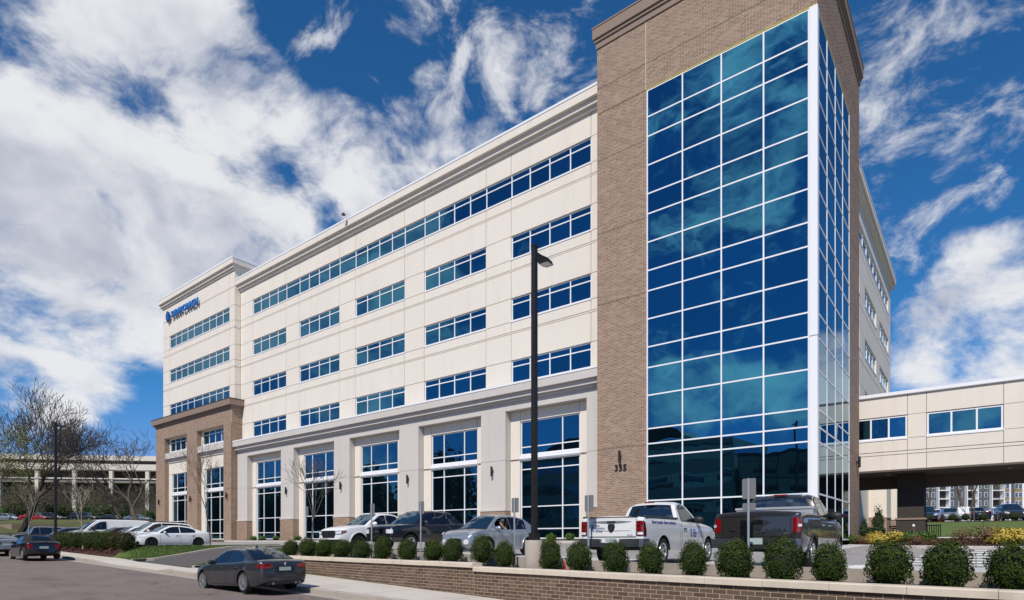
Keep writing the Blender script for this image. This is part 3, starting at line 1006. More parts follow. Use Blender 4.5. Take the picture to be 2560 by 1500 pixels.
# ---- lower storeys: grey frame with recessed bays
BF = Pl('F', 31.5)
cornice(BF, -61.68, XR, [(10.33, 10.45, .56, 'whitemetal'), (9.82, 10.328, .53, 'greystucco'), (9.56, 9.818, .30, 'greystucco'), (9.49, 9.558, .34, 'greystucco'), (9.33, 9.488, .16, 'greystucco')], None)
CB = [-56.45 + 8.6 * k for k in range(5)]
BW_ = 3.2
pier = [-61.68]
for c in CB: pier += [c - BW_, c + BW_]
pier.append(XR)
for k in range(0, len(pier), 2):
    x0, x1 = pier[k], pier[k + 1]
    for za, zb in ((2.10, 5.45), (5.45, 9.33)):
        m = MB(); m.box(x0, x1, 31.5, 32.2, za + .012, zb - .012); part(m, 'pier', M['greystucco'])
    m = MB(); m.box(x0 + .02, x1 - .02, 31.52, 32.2, 0, 9.33); part(m, 'pier_core', M['joint'])
    m = MB(); m.box(x0 - .05, x1 + .05, 31.40, 32.2, 2.0, 2.11); part(m, 'water_table', M['greystucco'])
    m = MB(); m.box(x0 - .03, x1 + .03, 31.44, 32.2, -.1, 2.0); part(m, 'mortar_bed', M['mortar'])
    brick_fill(Pl('F', 31.44), x0 - .03, x1 + .03, -.02, 2.0)
    brick_fill(Pl('S', x1 + .03), 31.44, 32.06, -.02, 2.0, start=1)
for c in CB:
    m = MB(); m.box(c - BW_ + .012, c + BW_ - .012, 31.5, 32.2, 8.78, 9.33); part(m, 'lintel', M['greystucco'])
    w = 2.36
    for a, b_ in ((c - BW_, c - w), (c + w, c + BW_)):
        panel(MAINF, a, b_, 0, 5.42); panel(MAINF, a, b_, 5.50, 8.78)
    panel(MAINF, c - w, c + w, 8.05, 8.78)
    m = MB(); MAINF.box(m, c - w - .02, c + w + .02, 5.43, 5.75, -.15, .05); MAINF.box(m, c - w - .02, c + w + .02, 5.50, 5.56, .05, .09); part(m, 'spandrel_band', M['whitemetal'])
    window(MAINF, c - w + .01, c + w - .01, 5.77, 8.05, [c - 1.07, c + 1.02], [6.3], sill=False)
    window(MAINF, c - w + .01, c + w - .01, .1, 5.42, [c - 1.07, c + 1.02], [.77, 2.26, 4.79], sill=False)
# ---- left block
LF = Pl('F', 31.42)
LX = [-80.05, -78.19, -63.25, -62.11]
m = MB(); m.box(-79.9, -62.27, 31.58, 60, 0, 29.3); part(m, 'wall', M['joint'])
LT = [12.35, 16.63, 20.9, 25.09]
for i, T in enumerate(LT):
    sill = T - 1.62; dbl = T - 2.42
    for j in range(3):
        panel(LF, LX[j], LX[j + 1], dbl + .12, sill)
        if i: panel(LF, LX[j], LX[j + 1], LT[i - 1], dbl)
        if j != 1: panel(LF, LX[j], LX[j + 1], sill, T)
    if i:
        m = MB(); LF.box(m, LX[0], LX[3], dbl + .02, dbl + .10, -.15, -.006); part(m, 'string_course', M['cream'])
        window(LF, LX[1], LX[2], T - 1.52, T, [-76.56, -75.0, -73.37, -71.71, -69.6, -67.94, -66.35, -64.8], [T - .42])
for j in range(3):
    panel(LF, LX[j], LX[j + 1], LT[3], 27.0); panel(LF, LX[j], LX[j + 1], 27.1, 28.9)
m = MB(); LF.box(m, LX[0], LX[3], 27.02, 27.08, -.15, -.006); part(m, 'string_course', M['cream'])
LS = Pl('S', -62.11)
zz = [14.0, 14.19, 15.01, 16.63, 18.46, 19.28, 20.9, 22.65, 23.47, 25.09, 27.05, 28.9]
for a, b_ in zip(zz[:-1], zz[1:]): panel(LS, 31.42, 32.06, a, b_, th=.14)
panel(LS, 32.06, 36.0, 27.5, 28.9, th=.14)
LCP = [(29.82, 30.0, .48, 'whitemetal'), (29.30, 29.818, .45, 'cream'), (29.04, 29.298, .24, 'cream'), (28.97, 29.038, .28, 'cream'), (28.76, 28.968, .12, 'cream')]
cornice(LF, -80.05, -62.11, LCP, None, ret0=True, ret1=True)
for (z0, z1, d, mk) in LCP:
    m = MB(); LS.box(m, 31.57, 34.0 + d, z0 + .003, z1 - .003, -.13, d - .003); part(m, 'cornice_return', M[mk])
m = MB(); m.box(-80, -62.2, 31.6, 60, 29.3, 29.4); part(m, 'roof', M['roof'])
# ---- brick portal in front of the left block
PF = Pl('F', 30.88)
PX = [(-80.8, -78.4), (-72.2, -69.75), (-63.45, -61.7)]
PJ = [5.45]
for a, b_ in PX:
    m = MB(); m.box(a + .005, b_ - .005, 30.94, 31.4, -.1, 14.2); part(m, 'pier_core', M['mortar'])
    brick_wall(PF, a, b_, -.1, 12.4, joints=PJ, th=.05)
    brick_wall(Pl('S', b_), 30.88, 31.42, -.1, 12.4, joints=PJ, th=.05) if b_ > -62 else brick_wall(Pl('S', b_), 30.93, 31.42, -.1, 12.4, joints=PJ, th=.004)
m = MB(); m.box(-80.79, -61.71, 30.94, 31.4, 12.41, 14.3); part(m, 'lintel', M['mortar'])
brick_wall(PF, -80.8, -61.7, 12.4, 14.23, th=.05)
brick_wall(Pl('S', -61.7), 30.93, 32.04, 12.4, 14.23, th=.3)
m = MB(); m.box(-62.1, -61.72, 31.4, 32.05, -.1, 12.42); part(m, 'pier_core', M['mortar'])
brick_fill(Pl('S', -61.7), 31.42, 32.04, -.1, 12.4, d=-.018, start=1)
m = MB(); m.box(-81.2, -61.3, 30.48, 32.03, 14.24, 14.86); part(m, 'portal_cornice', M['browncornice'])
m = MB(); m.box(-81.23, -61.27, 30.45, 32.05, 14.862, 14.93); part(m, 'portal_coping', M['darkjoint'])
m = MB(); m.box(-80.95, -61.55, 30.73, 32.03, 14.0, 14.238); part(m, 'portal_cornice', M['browncornice'])
for a, b_ in ((-78.4, -72.2), (-69.75, -63.45)):
    panel(LF, a, b_, 8.05, 9.5)
    c = (a + b_) / 2
    u0, u1 = a + .34, b_ - .3
    window(LF, u0, u1, 10.82, 12.35, [u0 + (u1 - u0) * t for t in (.25, .5, .75)], [11.9], sill=True)
    panel(LF, a, u0, 10.5, 12.45); panel(LF, u1, b_, 10.5, 12.45)
    m = MB(); LF.box(m, a + .01, b_ - .01, 9.92, 10.62, -.15, .42); LF.box(m, a + .01, b_ - .01, 9.68, 9.918, -.15, .22); LF.box(m, a + .01, b_ - .01, 9.46, 9.678, -.15, .10); part(m, 'sill_cornice', M['greystucco'])
    u0, u1 = a + .95, b_ - .8
    ml = [u0 + 1.22, u0 + 3.27]
    panel(LF, a, u0, 0, 8.05); panel(LF, u1, b_, 0, 8.05)
    m = MB(); LF.box(m, u0 - .02, u1 + .02, 5.43, 5.75, -.15, .05); part(m, 'spandrel_band', M['whitemetal'])
    window(LF, u0, u1, 5.77, 8.05, ml, [6.3], sill=False)
    window(LF, u0, u1, .1, 5.42, ml, [.77, 2.26, 4.79], sill=False)
# ---- corner tower
TF = Pl('F', 30.62); TS = Pl('S', -5.87)
TJ = [5.33, 13.82, 18.0, 22.32, 26.58]
m = MB(); m.box(-17.55, -5.96, 30.72, 43.35, 0, 29.4); part(m, 'tower_core', M['trim'])
brick_wall(TF, -17.6, -14.45, -.1, 25.06, joints=TJ)
brick_wall(TF, -17.6, -5.87, 25.12, 28.95, joints=TJ)
brick_wall(TS, 39.65, 43.4, -.1, 25.06, joints=TJ)
brick_wall(TS, 30.70, 43.4, 25.12, 28.95, joints=TJ)
m = MB(); TF.box(m, -14.47, -5.86, 25.06, 25.12, -.1, .035); TS.box(m, 30.70, 39.67, 25.06, 25.12, -.1, .035); part(m, 'head_flashing', M['yellowtrim'])
m = MB(); TF.box(m, -14.52, -14.49, 25.13, 28.95, -.02, .012); part(m, 'control_joint', M['cap'])
for (z0, z1, d) in ((29.48, 30.08, .21), (29.30, 29.478, .13), (28.95, 29.298, .06)):
    m = MB(); m.box(-17.6 - d, -5.87 + d, 30.62 - d, 43.4 + d, z0, z1); part(m, 'tower_cornice', M['browncornice'])
m = MB(); m.box(-17.84, -5.63, 30.38, 43.64, 30.082, 30.16); part(m, 'tower_coping', M['browncornice'])
TZ = [.0, 2.2, 4.66, 5.36, 6.2, 8.06, 9.6, 10.75, 12.31, 13.87, 15.0, 16.58, 18.16, 19.28, 20.87, 22.47, 23.56, 25.06]
TU = [-14.45, -12.38, -10.31, -8.24, -6.17]
window(TF, TU[0], TU[4], 0, 25.06, TU[1:4], TZ[1:-1], d=.02, fw=.037, sill=False, name='curtain_wall', gm='glass')
SU = [30.9, 33.05, 35.25, 37.45, 39.65]
window(TS, SU[0], SU[4], 0, 25.06, SU[1:4], TZ[1:-1], d=.02, fw=.042, sill=False, name='curtain_wall', gm='glass')
m = MB(); m.box(-6.17, -5.82, 30.55, 30.9, 0, 25.05); part(m, 'corner_column', M['whitemetal'])
m = MB(); m.box(-6.175, -5.815, 30.545, 30.905, 9.58, 9.61); part(m, 'column_joint', M['soffit'])
# ---- right flank of the main block
RS = Pl('S', -7.2)
RU = [43.5, 45.0, 53.4, 56.3, 63.3, 65.7, 72.8, 74.7]
for i, T in enumerate(FL):
    sill = T - 1.62; dbl = T - 2.44
    for j in range(len(RU) - 1):
        panel(RS, RU[j], RU[j + 1], dbl + .12 if i else 9.4, sill)
        if i: panel(RS, RU[j], RU[j + 1], FL[i - 1], dbl)
        win = j in (1, 3, 5) or (i == 3 and j in (2, 4))
        if not win: panel(RS, RU[j], RU[j + 1], sill, T)
    if i:
        m = MB(); RS.box(m, 43.5, 74.7, dbl + .02, dbl + .10, -.15, -.006); part(m, 'string_course', M['cream'])
    if i < 3:
        for a, b_ in ((45.0, 53.4), (56.3, 63.3), (65.7, 72.8)):
            window(RS, a, b_, T - 1.55, T, [a + (b_ - a) * t for t in (.25, .5, .75)], [T - .42])
for j in range(len(RU) - 1): panel(RS, RU[j], RU[j + 1], FL[3], 26.75)
a, b_ = 45.0, 72.8
window(RS, a, b_, FL[3] - 1.55, FL[3], [a + (b_ - a) * t / 13 for t in range(1, 13)], [FL[3] - .42])
for (z0, z1, d, mk) in [(27.72, 27.87, .50, 'whitemetal'), (27.20, 27.718, .47, 'cream'), (26.92, 27.198, .28, 'cream'), (26.84, 26.918, .32, 'cream'), (26.62, 26.838, .16, 'cream')]:
    m = MB(); RS.box(m, 43.9, 74.7 + d, z0, z1, -.15, d); part(m, 'coping' if mk == 'whitemetal' else 'cornice', M[mk])
# ground floor of the flank, seen under the bridge: wall, glazed door, brick footed piers
panel(RS, 43.5, 46.0, 0, 9.4, gap=0); panel(RS, 46.0, 49.0, 4.3, 9.4, gap=0); panel(RS, 49.0, 74.7, 0, 9.4, gap=0)
window(RS, 46.0, 49.0, 0, 4.3, [47.5], [2.5], sill=False, name='glazed_entrance')
for u, dp in ((58.5, 1.3), (66.0, 1.62), (72.4, 1.9)):
    m = MB(); RS.box(m, u, u + 3.2, 2.0, 9.3, 0, dp); part(m, 'pilaster', M['cream'])
    m = MB(); RS.box(m, u - .05, u + 3.25, 1.9, 2.0, 0, dp + .06); part(m, 'water_table', M['cap'])
    m = MB(); RS.box(m, u, u + 3.2, 0, 1.9, 0, dp); part(m, 'mortar_bed', M['mortar'])
    brick_fill(Pl('F', u), -7.2, -7.2 + dp, 0, 1.9); brick_fill(Pl('S', -7.2 + dp), u, u + 3.2, 0, 1.9)

# ---- skybridge
BRG = thing('skybridge', 'cream enclosed footbridge with blue windows leaving the right flank of the office building', 'bridge', (8, 45, 0), static=True)
SB = Pl('F', 44.5)
m = MB(); m.box(-7.0, 30, 44.66, 49.4, 4.5, 9.15); part(m, 'wall', M['joint'], BRG)
m = MB(); m.box(-7.0, 30, 44.4, 49.5, 9.15, 9.17); part(m, 'roof', M['roof'], BRG)
bu = [-7.15, -3.38, -2.40, 1.26, 4.9, 8.5, 12.1, 15.7, 19.3, 22.9, 30]
for j in range(len(bu) - 1):
    panel(SB, bu[j], bu[j + 1], 7.88, 9.2, parent=BRG, gap=.012)
    panel(SB, bu[j], bu[j + 1], 5.64, 6.42, parent=BRG, gap=.012)
    panel(SB, bu[j], bu[j + 1], 4.47, 5.42, parent=BRG, gap=.012)
    panel(SB, bu[j], bu[j + 1], 5.44, 5.62, parent=BRG, gap=.006, d=-.008)
    if j in (1, 3, 5, 7, 9): panel(SB, bu[j], bu[j + 1], 6.42, 7.88, parent=BRG, gap=.012)
for a, b_, ml in ((-6.42, -3.40, [-5.36, -4.38]), (-2.38, 1.24, [-1.17, .04]), (4.92, 8.48, [6.1, 7.3]), (12.12, 15.68, [13.3, 14.5])):
    window(SB, a, b_, 6.46, 7.86, ml, [], d=-.05, fw=.045, parent=BRG)
m = MB(); SB.box(m, -7.15, 30, 9.2, 9.40, -.2, .06); part(m, 'coping', M['whitemetal'], BRG)
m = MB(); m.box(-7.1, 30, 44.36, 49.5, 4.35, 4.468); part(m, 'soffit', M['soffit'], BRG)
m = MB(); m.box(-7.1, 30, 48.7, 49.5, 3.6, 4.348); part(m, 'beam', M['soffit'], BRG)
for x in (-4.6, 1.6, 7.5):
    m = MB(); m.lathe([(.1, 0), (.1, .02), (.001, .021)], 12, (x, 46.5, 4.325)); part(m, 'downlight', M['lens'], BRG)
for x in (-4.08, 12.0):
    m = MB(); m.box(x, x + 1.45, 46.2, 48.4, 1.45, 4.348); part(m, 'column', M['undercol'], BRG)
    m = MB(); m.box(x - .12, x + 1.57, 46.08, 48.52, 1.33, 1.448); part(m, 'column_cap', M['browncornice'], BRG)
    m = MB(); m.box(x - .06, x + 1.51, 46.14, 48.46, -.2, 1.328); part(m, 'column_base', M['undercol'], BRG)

# ---- glass panes: the largest in the view are parts of their windows, the far rest is one part
def pane_geo(mb, pl, u0, u1, z0, z1, d, seed):
    r_ = random.Random(seed)
    t = [r_.uniform(-.0035, .0035) for _ in range(3)]
    cu, cz = (u0 + u1) / 2, (z0 + z1) / 2
    def P(u, z, dd): return pl.p(u, z, dd + t[0] * (u - cu) * .6 + t[1] * (z - cz) * .6)
    a = [P(u0, z0, d), P(u1, z0, d), P(u1, z1, d), P(u0, z1, d)]
    b_ = [P(u0, z0, d - .02), P(u1, z0, d - .02), P(u1, z1, d - .02), P(u0, z1, d - .02)]
    mb.add(a + b_, [(0, 1, 2, 3), (7, 6, 5, 4), (0, 4, 5, 1), (1, 5, 6, 2), (2, 6, 7, 3), (3, 7, 4, 0)])


def pane_px(p):
    w, pl, u0, u1, z0, z1, d, gm, par = p
    c = pl.p((u0 + u1) / 2, (z0 + z1) / 2, 0)
    D_ = -.61671 * c[0] + .78719 * c[1]
    r_ = (.78719 * c[0] + .61671 * c[1]) / D_
    du = (.78719 + .61671 * r_) if pl.k == 'F' else (.61671 - .78719 * r_)
    return (u1 - u0) * abs(du) * (z1 - z0) / D_ ** 2


PANES.sort(key=pane_px, reverse=True)
rest = {}
for i, p in enumerate(PANES):
    w, pl, u0, u1, z0, z1, d, gm, par = p
    if i < 300 or par is BRG:
        q = MB(); pane_geo(q, pl, u0, u1, z0, z1, d, i)
        o = q.build('pane', M[gm], w, loc=(0, 0, 0))
    else:
        pane_geo(rest.setdefault(gm, MB()), pl, u0, u1, z0, z1, d, i)
for gm, q in rest.items():
    tag(part(q, 'pane', M[gm]), kind='stuff')

# ---- bricks of the building
def brick_objects(lst, n_single, mat_one, mat_many, parent, key, proud=.0025):
    camd = lambda b_: (lambda c: c[0] ** 2 + c[1] ** 2 + c[2] ** 2)(b_[0].p((b_[1] + b_[2]) / 2, (b_[3] + b_[4]) / 2, 0))
    full = [b_ for b_ in lst if b_[2] - b_[1] > .28]
    pick = set(id(b_) for b_ in sorted(full, key=camd)[:n_single])
    proto = {}
    rest_ = MB(); rg = random.Random(3)
    V = []; F = []; RN = []
    for b_ in lst:
        pl, u0, u1, z0, z1, d = b_
        if id(b_) in pick:
            k = (pl.k, round(u1 - u0, 3), round(z1 - z0, 3))
            if k not in proto:
                q = MB(); w, h = k[1], k[2]
                P0 = Pl(pl.k, 0.0)
                P0.box(q, -w / 2, w / 2, -h / 2, h / 2, -.03, proud + .002)
                proto[k] = q.mesh('brick', mat_one)
            c = pl.p((u0 + u1) / 2, (z0 + z1) / 2, d)
            pr = parent
            place(proto[k], 'brick', pr, (c[0] - pr.location.x, c[1] - pr.location.y, c[2] - pr.location.z))
        else:
            o_ = [pl.p(u0, z0, d + proud), pl.p(u1, z0, d + proud), pl.p(u1, z1, d + proud), pl.p(u0, z1, d + proud)]
            i_ = [pl.p(u0, z0, d - .004), pl.p(u1, z0, d - .004), pl.p(u1, z1, d - .004), pl.p(u0, z1, d - .004)]
            n = len(V); V += o_ + i_
            F += [(n, n + 1, n + 2, n + 3), (n, n + 4, n + 5, n + 1), (n + 1, n + 5, n + 6, n + 2), (n + 2, n + 6, n + 7, n + 3), (n + 3, n + 7, n + 4, n)]
            RN += [rg.random()] * 5
    rest_.v = V; rest_.f = F; rest_.rnd = RN; rest_.mi = [0] * len(F)
    return tag(rest_.build('brick', mat_many, parent), kind='stuff')


brick_objects(BRICKS['brick'], 300, M['brick_one'], M['brick'], BLD, 'b')

# ---- things fixed to the building
def sconce(pos, pl, label):
    t = thing('wall_lamp', label, 'wall lamp', pos, 0, 'black wall lamps on the building')
    d = Vector((0, -1, 0)) if pl == 'F' else Vector((1, 0, 0))
    q = MB(); c = d * .17
    q.lathe([(.001, -.34), (.075, -.34), (.075, .34), (.001, .34)], 14, (c.x, c.y, 0)); q.build('shade', M['black'], t, True)
    q = MB(); a = d * .0; b_ = d * .12
    q.box(-.05 if pl == 'F' else 0, .05 if pl == 'F' else .12, -.12 if pl == 'F' else -.05, 0 if pl == 'F' else .05, -.09, .07); q.build('bracket', M['black'], t)
    return t


ordw = ['first', 'second', 'third', 'fourth', 'fifth', 'sixth', 'seventh', 'eighth', 'ninth', 'tenth', 'eleventh', 'twelfth', 'thirteenth', 'fourteenth', 'fifteenth', 'sixteenth', 'seventeenth', 'eighteenth', 'nineteenth', 'twentieth', 'twenty-first', 'twenty-second', 'twenty-third', 'twenty-fourth']
for x, s_ in ((-79.6, 'left'), (-71.0, 'middle'), (-62.55, 'right')):
    sconce((x, 30.87, 4.72), 'F', 'black tube wall lamp on the %s brick pier of the left portal' % s_)
for i, k in enumerate((1, 2, 3, 4)):
    x = (CB[k - 1] + CB[k]) / 2
    sconce((x, 31.5, 4.75), 'F', 'black tube wall lamp on the %s grey pier to the right of the brick portal' % ordw[i + 1])
sconce((-16.05, 30.61, 4.78), 'F', 'black tube wall lamp right above the number 335 on the brick tower')
sconce((-5.86, 42.2, 4.85), 'S', 'black tube wall lamp on the shaded right side of the brick tower')
an = thing('address_number', 'black house number 335 on the brick tower', 'house number', (-16.05, 30.60, 4.14))
for i, ch in enumerate('335'):
    o = place(text_mesh(ch, .50, .03, M['black'], bold=.008), 'digit', an, (-.27 + .27 * i, -.02, 0), (R(90), 0, 0))
sg_ = thing('wall_sign', 'blue letters reading SARAH CANNON with logo high on the left block', 'sign', (-74.3, 31.30, 27.5))
xx = -2.75
LW = {'S': .72, 'A': .80, 'R': .78, 'H': .86, ' ': .40, 'C': .80, 'N': .88, 'O': .90}
tot = sum(LW[c] for c in 'SARAH CANNON'); sc_ = 7.0 / tot
for ch in 'SARAH CANNON':
    w = LW[ch] * sc_
    if ch != ' ':
        place(text_mesh(ch, 1.05, .16, M['bluesign'], bold=.022), 'letter', sg_, (xx + w / 2, -.14, -.12), (R(90), 0, 0), (.94, 1, 1))
    xx += w
q = MB()
for i, (a, b_, c) in enumerate(((0, .95, .30), (.22, .72, .22), (.44, .5, .16))):
    pts = []
    for t in np.linspace(0, 1, 13):
        ang = R(100 + 170 * t)
        pts.append((-3.75 + i * .17 + .5 * (1 - .22 * i) * math.cos(ang), .5 * (1.25 - .25 * i) * math.sin(ang)))
    inn = [(x + .14, z * .86) for x, z in pts]
    for k in range(12):
        (x0, z0), (x1, z1), (x2, z2), (x3, z3) = pts[k], pts[k + 1], inn[k + 1], inn[k]
        q.add([(x0, -.2, z0), (x1, -.2, z1), (x2, -.2, z2), (x3, -.2, z3), (x0, -.06, z0), (x1, -.06, z1), (x2, -.06, z2), (x3, -.06, z3)], [(0, 1, 2, 3), (0, 4, 5, 1), (2, 6, 7, 3), (7, 6, 5, 4)])
q.build('logo', M['bluesign'], sg_)
q = MB(); q.box(-3.45, -3.25, -.2, -.06, -.62, .05); q.box(-3.95, -3.79, -.2, -.06, -.75, -.2); q.build('logo_stem', M['bluedark'], sg_)
gl = thing('floodlight', 'small dark floodlight on a white gooseneck over the roof edge', 'floodlight', (-42.45, 31.45, 27.87))
q = MB(); q.path([(0, .05, -.05), (0, 0, .45), (-.08, -.08, .62), (-.2, -.25, .68), (-.33, -.42, .6), (-.4, -.5, .4)], .03, 8); q.build('gooseneck', M['whitemetal'], gl, True)
q = MB(); q.lathe([(.03, .30), (.09, .24), (.26, .02), (.27, -.03), (.001, -.02)], 16, (-.42, -.52, .1)); q.build('lamp_head', M['black'], gl, True); gl.scale = (.68, .68, .68)
# ------------------------------------------------------------------ levels of the site
def clamp(t, a=0.0, b=1.0): return max(a, min(b, t))
def smooth(t): t = clamp(t); return t * t * (3 - 2 * t)
def street_z(x): return -1.70 - .025 * (clamp(x, -120, 40) + 18.8)
YC = 11.40                                   # kerb line of the street
def wall_y(x): return 12.38 - .0969 * x      # front of the retaining wall cap
def lot_z(x, y):
    a = clamp((x + 8) / -13.0)
    base = -.72 + .22 * a
    k = smooth((x + 11) / 5.0)
    y1 = 30 + 9 * k; zt = -.17 - .22 * k
    z = base + (zt - base) * smooth((y - 21) / (y1 - 21))
    if y > 39: z += .36 * smooth((y - 39) / 5) * k
    return z
def drive_z(x, y):
    zs = street_z(x) + .05
    return zs + (lot_z(x, 18.8) - zs) * smooth((y - 12.8) / 6.0) if y < 18.8 else lot_z(x, y)
def far_z(x, y):
    """open country round the site"""
    d = -.61671 * x + .78719 * y
    z = -.35
    if x < -60:
        z += 1.25 * smooth((d - 68) / 10) + 2.5 * smooth((d - 76) / 22) + 3.0 * smooth((d - 110) / 200)
    if x >= -60 and y > 43:
        z = -.06 + 1.85 * smooth((y - 57) / 18)
    return z
def base_z(x, y):
    if y < YC + .1: return min(street_z(x), -1.2) - .3
    site = -97 < x < 45 and y < 46
    if site: return -1.9 if y < 15 and x > -30 else -1.35 if y < 14.5 else -1.0
    return far_z(x, y)


def grid_patch(name, xs, ys, zf, mt, kind='structure', parent=None, off=0.0):
    q = MB(); nx, ny = len(xs), len(ys)
    q.v = [(x, y, zf(x, y) + off) for y in ys for x in xs]
    q.f = [(j * nx + i, j * nx + i + 1, (j + 1) * nx + i + 1, (j + 1) * nx + i) for j in range(ny - 1) for i in range(nx - 1)]
    q.mi = [0] * len(q.f)
    return tag(q.build(name, mt, parent, True), kind=kind)


def strip(name, A, B, zf, mt, n=6, off=0.0, kind='structure', parent=None, step=1.5):
    """surface between two polylines A and B (same number of points)"""
    def dense(P):
        out = []
        for i in range(len(P) - 1):
            k = max(1, int(math.hypot(A[i + 1][0] - A[i][0], A[i + 1][1] - A[i][1]) / step))
            for t in range(k): out.append((P[i][0] + (P[i + 1][0] - P[i][0]) * t / k, P[i][1] + (P[i + 1][1] - P[i][1]) * t / k))
        out.append(P[-1]); return out
    a, b_ = dense(A), dense(B)
    q = MB(); m_ = len(a)
    for j in range(n + 1):
        t = j / n
        for (x0, y0), (x1, y1) in zip(a, b_):
            x, y = x0 + (x1 - x0) * t, y0 + (y1 - y0) * t
            q.v.append((x, y, zf(x, y) + off))
    for j in range(n):
        for i in range(m_ - 1): q.f.append((j * m_ + i, j * m_ + i + 1, (j + 1) * m_ + i + 1, (j + 1) * m_ + i)); q.mi.append(0)
    o = q.build(name, mt, parent, True)
    # faces must look up
    if sum(p.normal.z for p in o.data.polygons[:20]) < 0: o.data.flip_normals()
    return tag(o, kind=kind)


def kerb(name, P, zf, h, w=.16, mt='curb', side=1, depth=.35, label=None):
    """a kerb along polyline P: top at zf + h, width w to the given side"""
    q = MB(); D_ = []
    for i in range(len(P) - 1):
        k = max(1, int(math.hypot(P[i + 1][0] - P[i][0], P[i + 1][1] - P[i][1]) / 1.2))
        for t in range(k): D_.append((P[i][0] + (P[i + 1][0] - P[i][0]) * t / k, P[i][1] + (P[i + 1][1] - P[i][1]) * t / k))
    D_.append(P[-1])
    prev = None
    for i, (x, y) in enumerate(D_):
        a = D_[max(i - 1, 0)]; b_ = D_[min(i + 1, len(D_) - 1)]
        l = math.hypot(b_[0] - a[0], b_[1] - a[1]); nx, ny = -(b_[1] - a[1]) / l * side, (b_[0] - a[0]) / l * side
        z = zf(x, y)
        hh = h(x, y) if callable(h) else h
        row = [(x, y, z - depth), (x + nx * .005, y + ny * .005, z + hh - .025), (x + nx * .03, y + ny * .03, z + hh), (x + nx * w, y + ny * w, z + hh), (x + nx * w, y + ny * w, z - depth)]
        if prev:
            q.add(prev + row, [(k, k + 5, k + 6, k + 1) for k in range(4)])
        else:
            q.add(row, [(0, 1, 2, 3, 4)])
        prev = row
    q.add(prev, [(4, 3, 2, 1, 0)])
    bmq = q.build(name, M[mt])
    me = bmq.data
    return tag(bmq, kind='structure')


# ---- base ground
gx_ = sorted(set(list(np.arange(-600, -120, 40.)) + list(np.arange(-120, 60, 4.)) + list(np.arange(60, 500, 40.)) + [-97.01, -96.99, -60.01, -59.99]))
gy_ = sorted(set(list(np.arange(-300, -20, 30.)) + list(np.arange(-20, 110, 3.)) + list(np.arange(110, 700, 30.)) + [45.99, 46.01, YC + .09, YC + .11]))
grid_patch('ground', gx_, gy_, base_z, M['drylawn'])
# ---- street, pavement
grid_patch('street', list(np.arange(-125, 61, 3.)), [-1.0, 2, 5, 8, YC - .45], lambda x, y: street_z(x) - .03 * clamp((y - 8) / 3.0), M['street'])
strip('gutter', [(-125, YC - .45), (60, YC - .45)], [(-125, YC), (60, YC)], lambda x, y: street_z(x) - .03 + .004, M['curb'], 2)
grid_patch('road_verge', list(np.arange(-125, 61, 3.)), [-6.0, -3, -1.0], lambda x, y: street_z(x) + .12, M['walk'])
grid_patch('opposite_lawn', list(np.arange(-125, 61, 5.)), [-22.0, -14, -6.0], lambda x, y: street_z(x) + .10, M['lawn'])
DX0, DX1 = -36.5, -30.4                      # driveway mouth
def apron(x):
    return 1 - smooth((x - (DX0 - 1.6)) / 1.2) * (1 - smooth((x - (DX1 + .4)) / 1.2))
def kerb_h(x): return .02 + .12 * apron(x)
kerb('street_kerb', [(-125, YC), (60, YC)], lambda x, y: street_z(x) - .03, lambda x, y: kerb_h(x) + .03, .15)
def walk_z(x, y): return street_z(x) + kerb_h(x) + .02 * clamp((y - YC) / 2) + (.05 * (1 - apron(x)) * clamp((y - YC) / 1.8))
def walk_back(x): return wall_y(x) + .03 if x > -26 else (12.95 if x < -28.5 else 12.95 + (wall_y(-26) - 12.95) * (x + 28.5) / 2.5)
walk = bpy.data.objects.new('sidewalk', None); COL.objects.link(walk); tag(walk, kind='structure')
x = -62.0; wr = random.Random(4)
while x < 8:
    x1 = x + 1.52
    q = MB(); a, b_ = x + .008, x1 - .008
    dz = wr.uniform(-.004, .004)
    P = [(a, YC + .15), (b_, YC + .15), (b_, walk_back(b_)), (a, walk_back(a))]
    q.hexa([(px_, py_, walk_z(px_, py_) - .12) for px_, py_ in P] + [(px_, py_, walk_z(px_, py_) + dz) for px_, py_ in P])
    q.build('paving_slab', M['walk'], walk)
    x = x1
strip('sidewalk_bed', [(-125, YC + .14), (60, YC + .14)], [(-125, 13.0), (60, 13.0)], lambda x, y: walk_z(x, y), M['walk'], 2, off=-.02)
q = MB()
for X_ in (8, 60): pass
# ---- parking surfaces
grid_patch('parking_lane', list(np.arange(-97, 46, 2.)), list(np.arange(19.6, 46, 1.1)), lot_z, M['drive'])
ls = list(np.arange(-97, -40, 2.)) + [-40.2]
grid_patch('parking_lot', ls, [13.6, 15, 17, 18.5, 19.7], lot_z, M['drive'], off=.004)
def plant_back(x): return wall_y(x) + 1.62
strip('parking_bays', [(-27.0, plant_back(-27)), (45, plant_back(45))], [(-27.0, 19.7), (45, 19.7)], lot_z, M['stall'], 4, off=.004)
strip('driveway', [(DX0, 12.9), (DX1, 13.2)], [(DX0 - .2, 20.0), (DX1 - .1, 20.0)], drive_z, M['asphalt'], 14, off=.006, step=.8)
kerb('bay_kerb', [(-27.0, plant_back(-27)), (45, plant_back(45))], lot_z, .13, .16, side=-1, depth=.5)
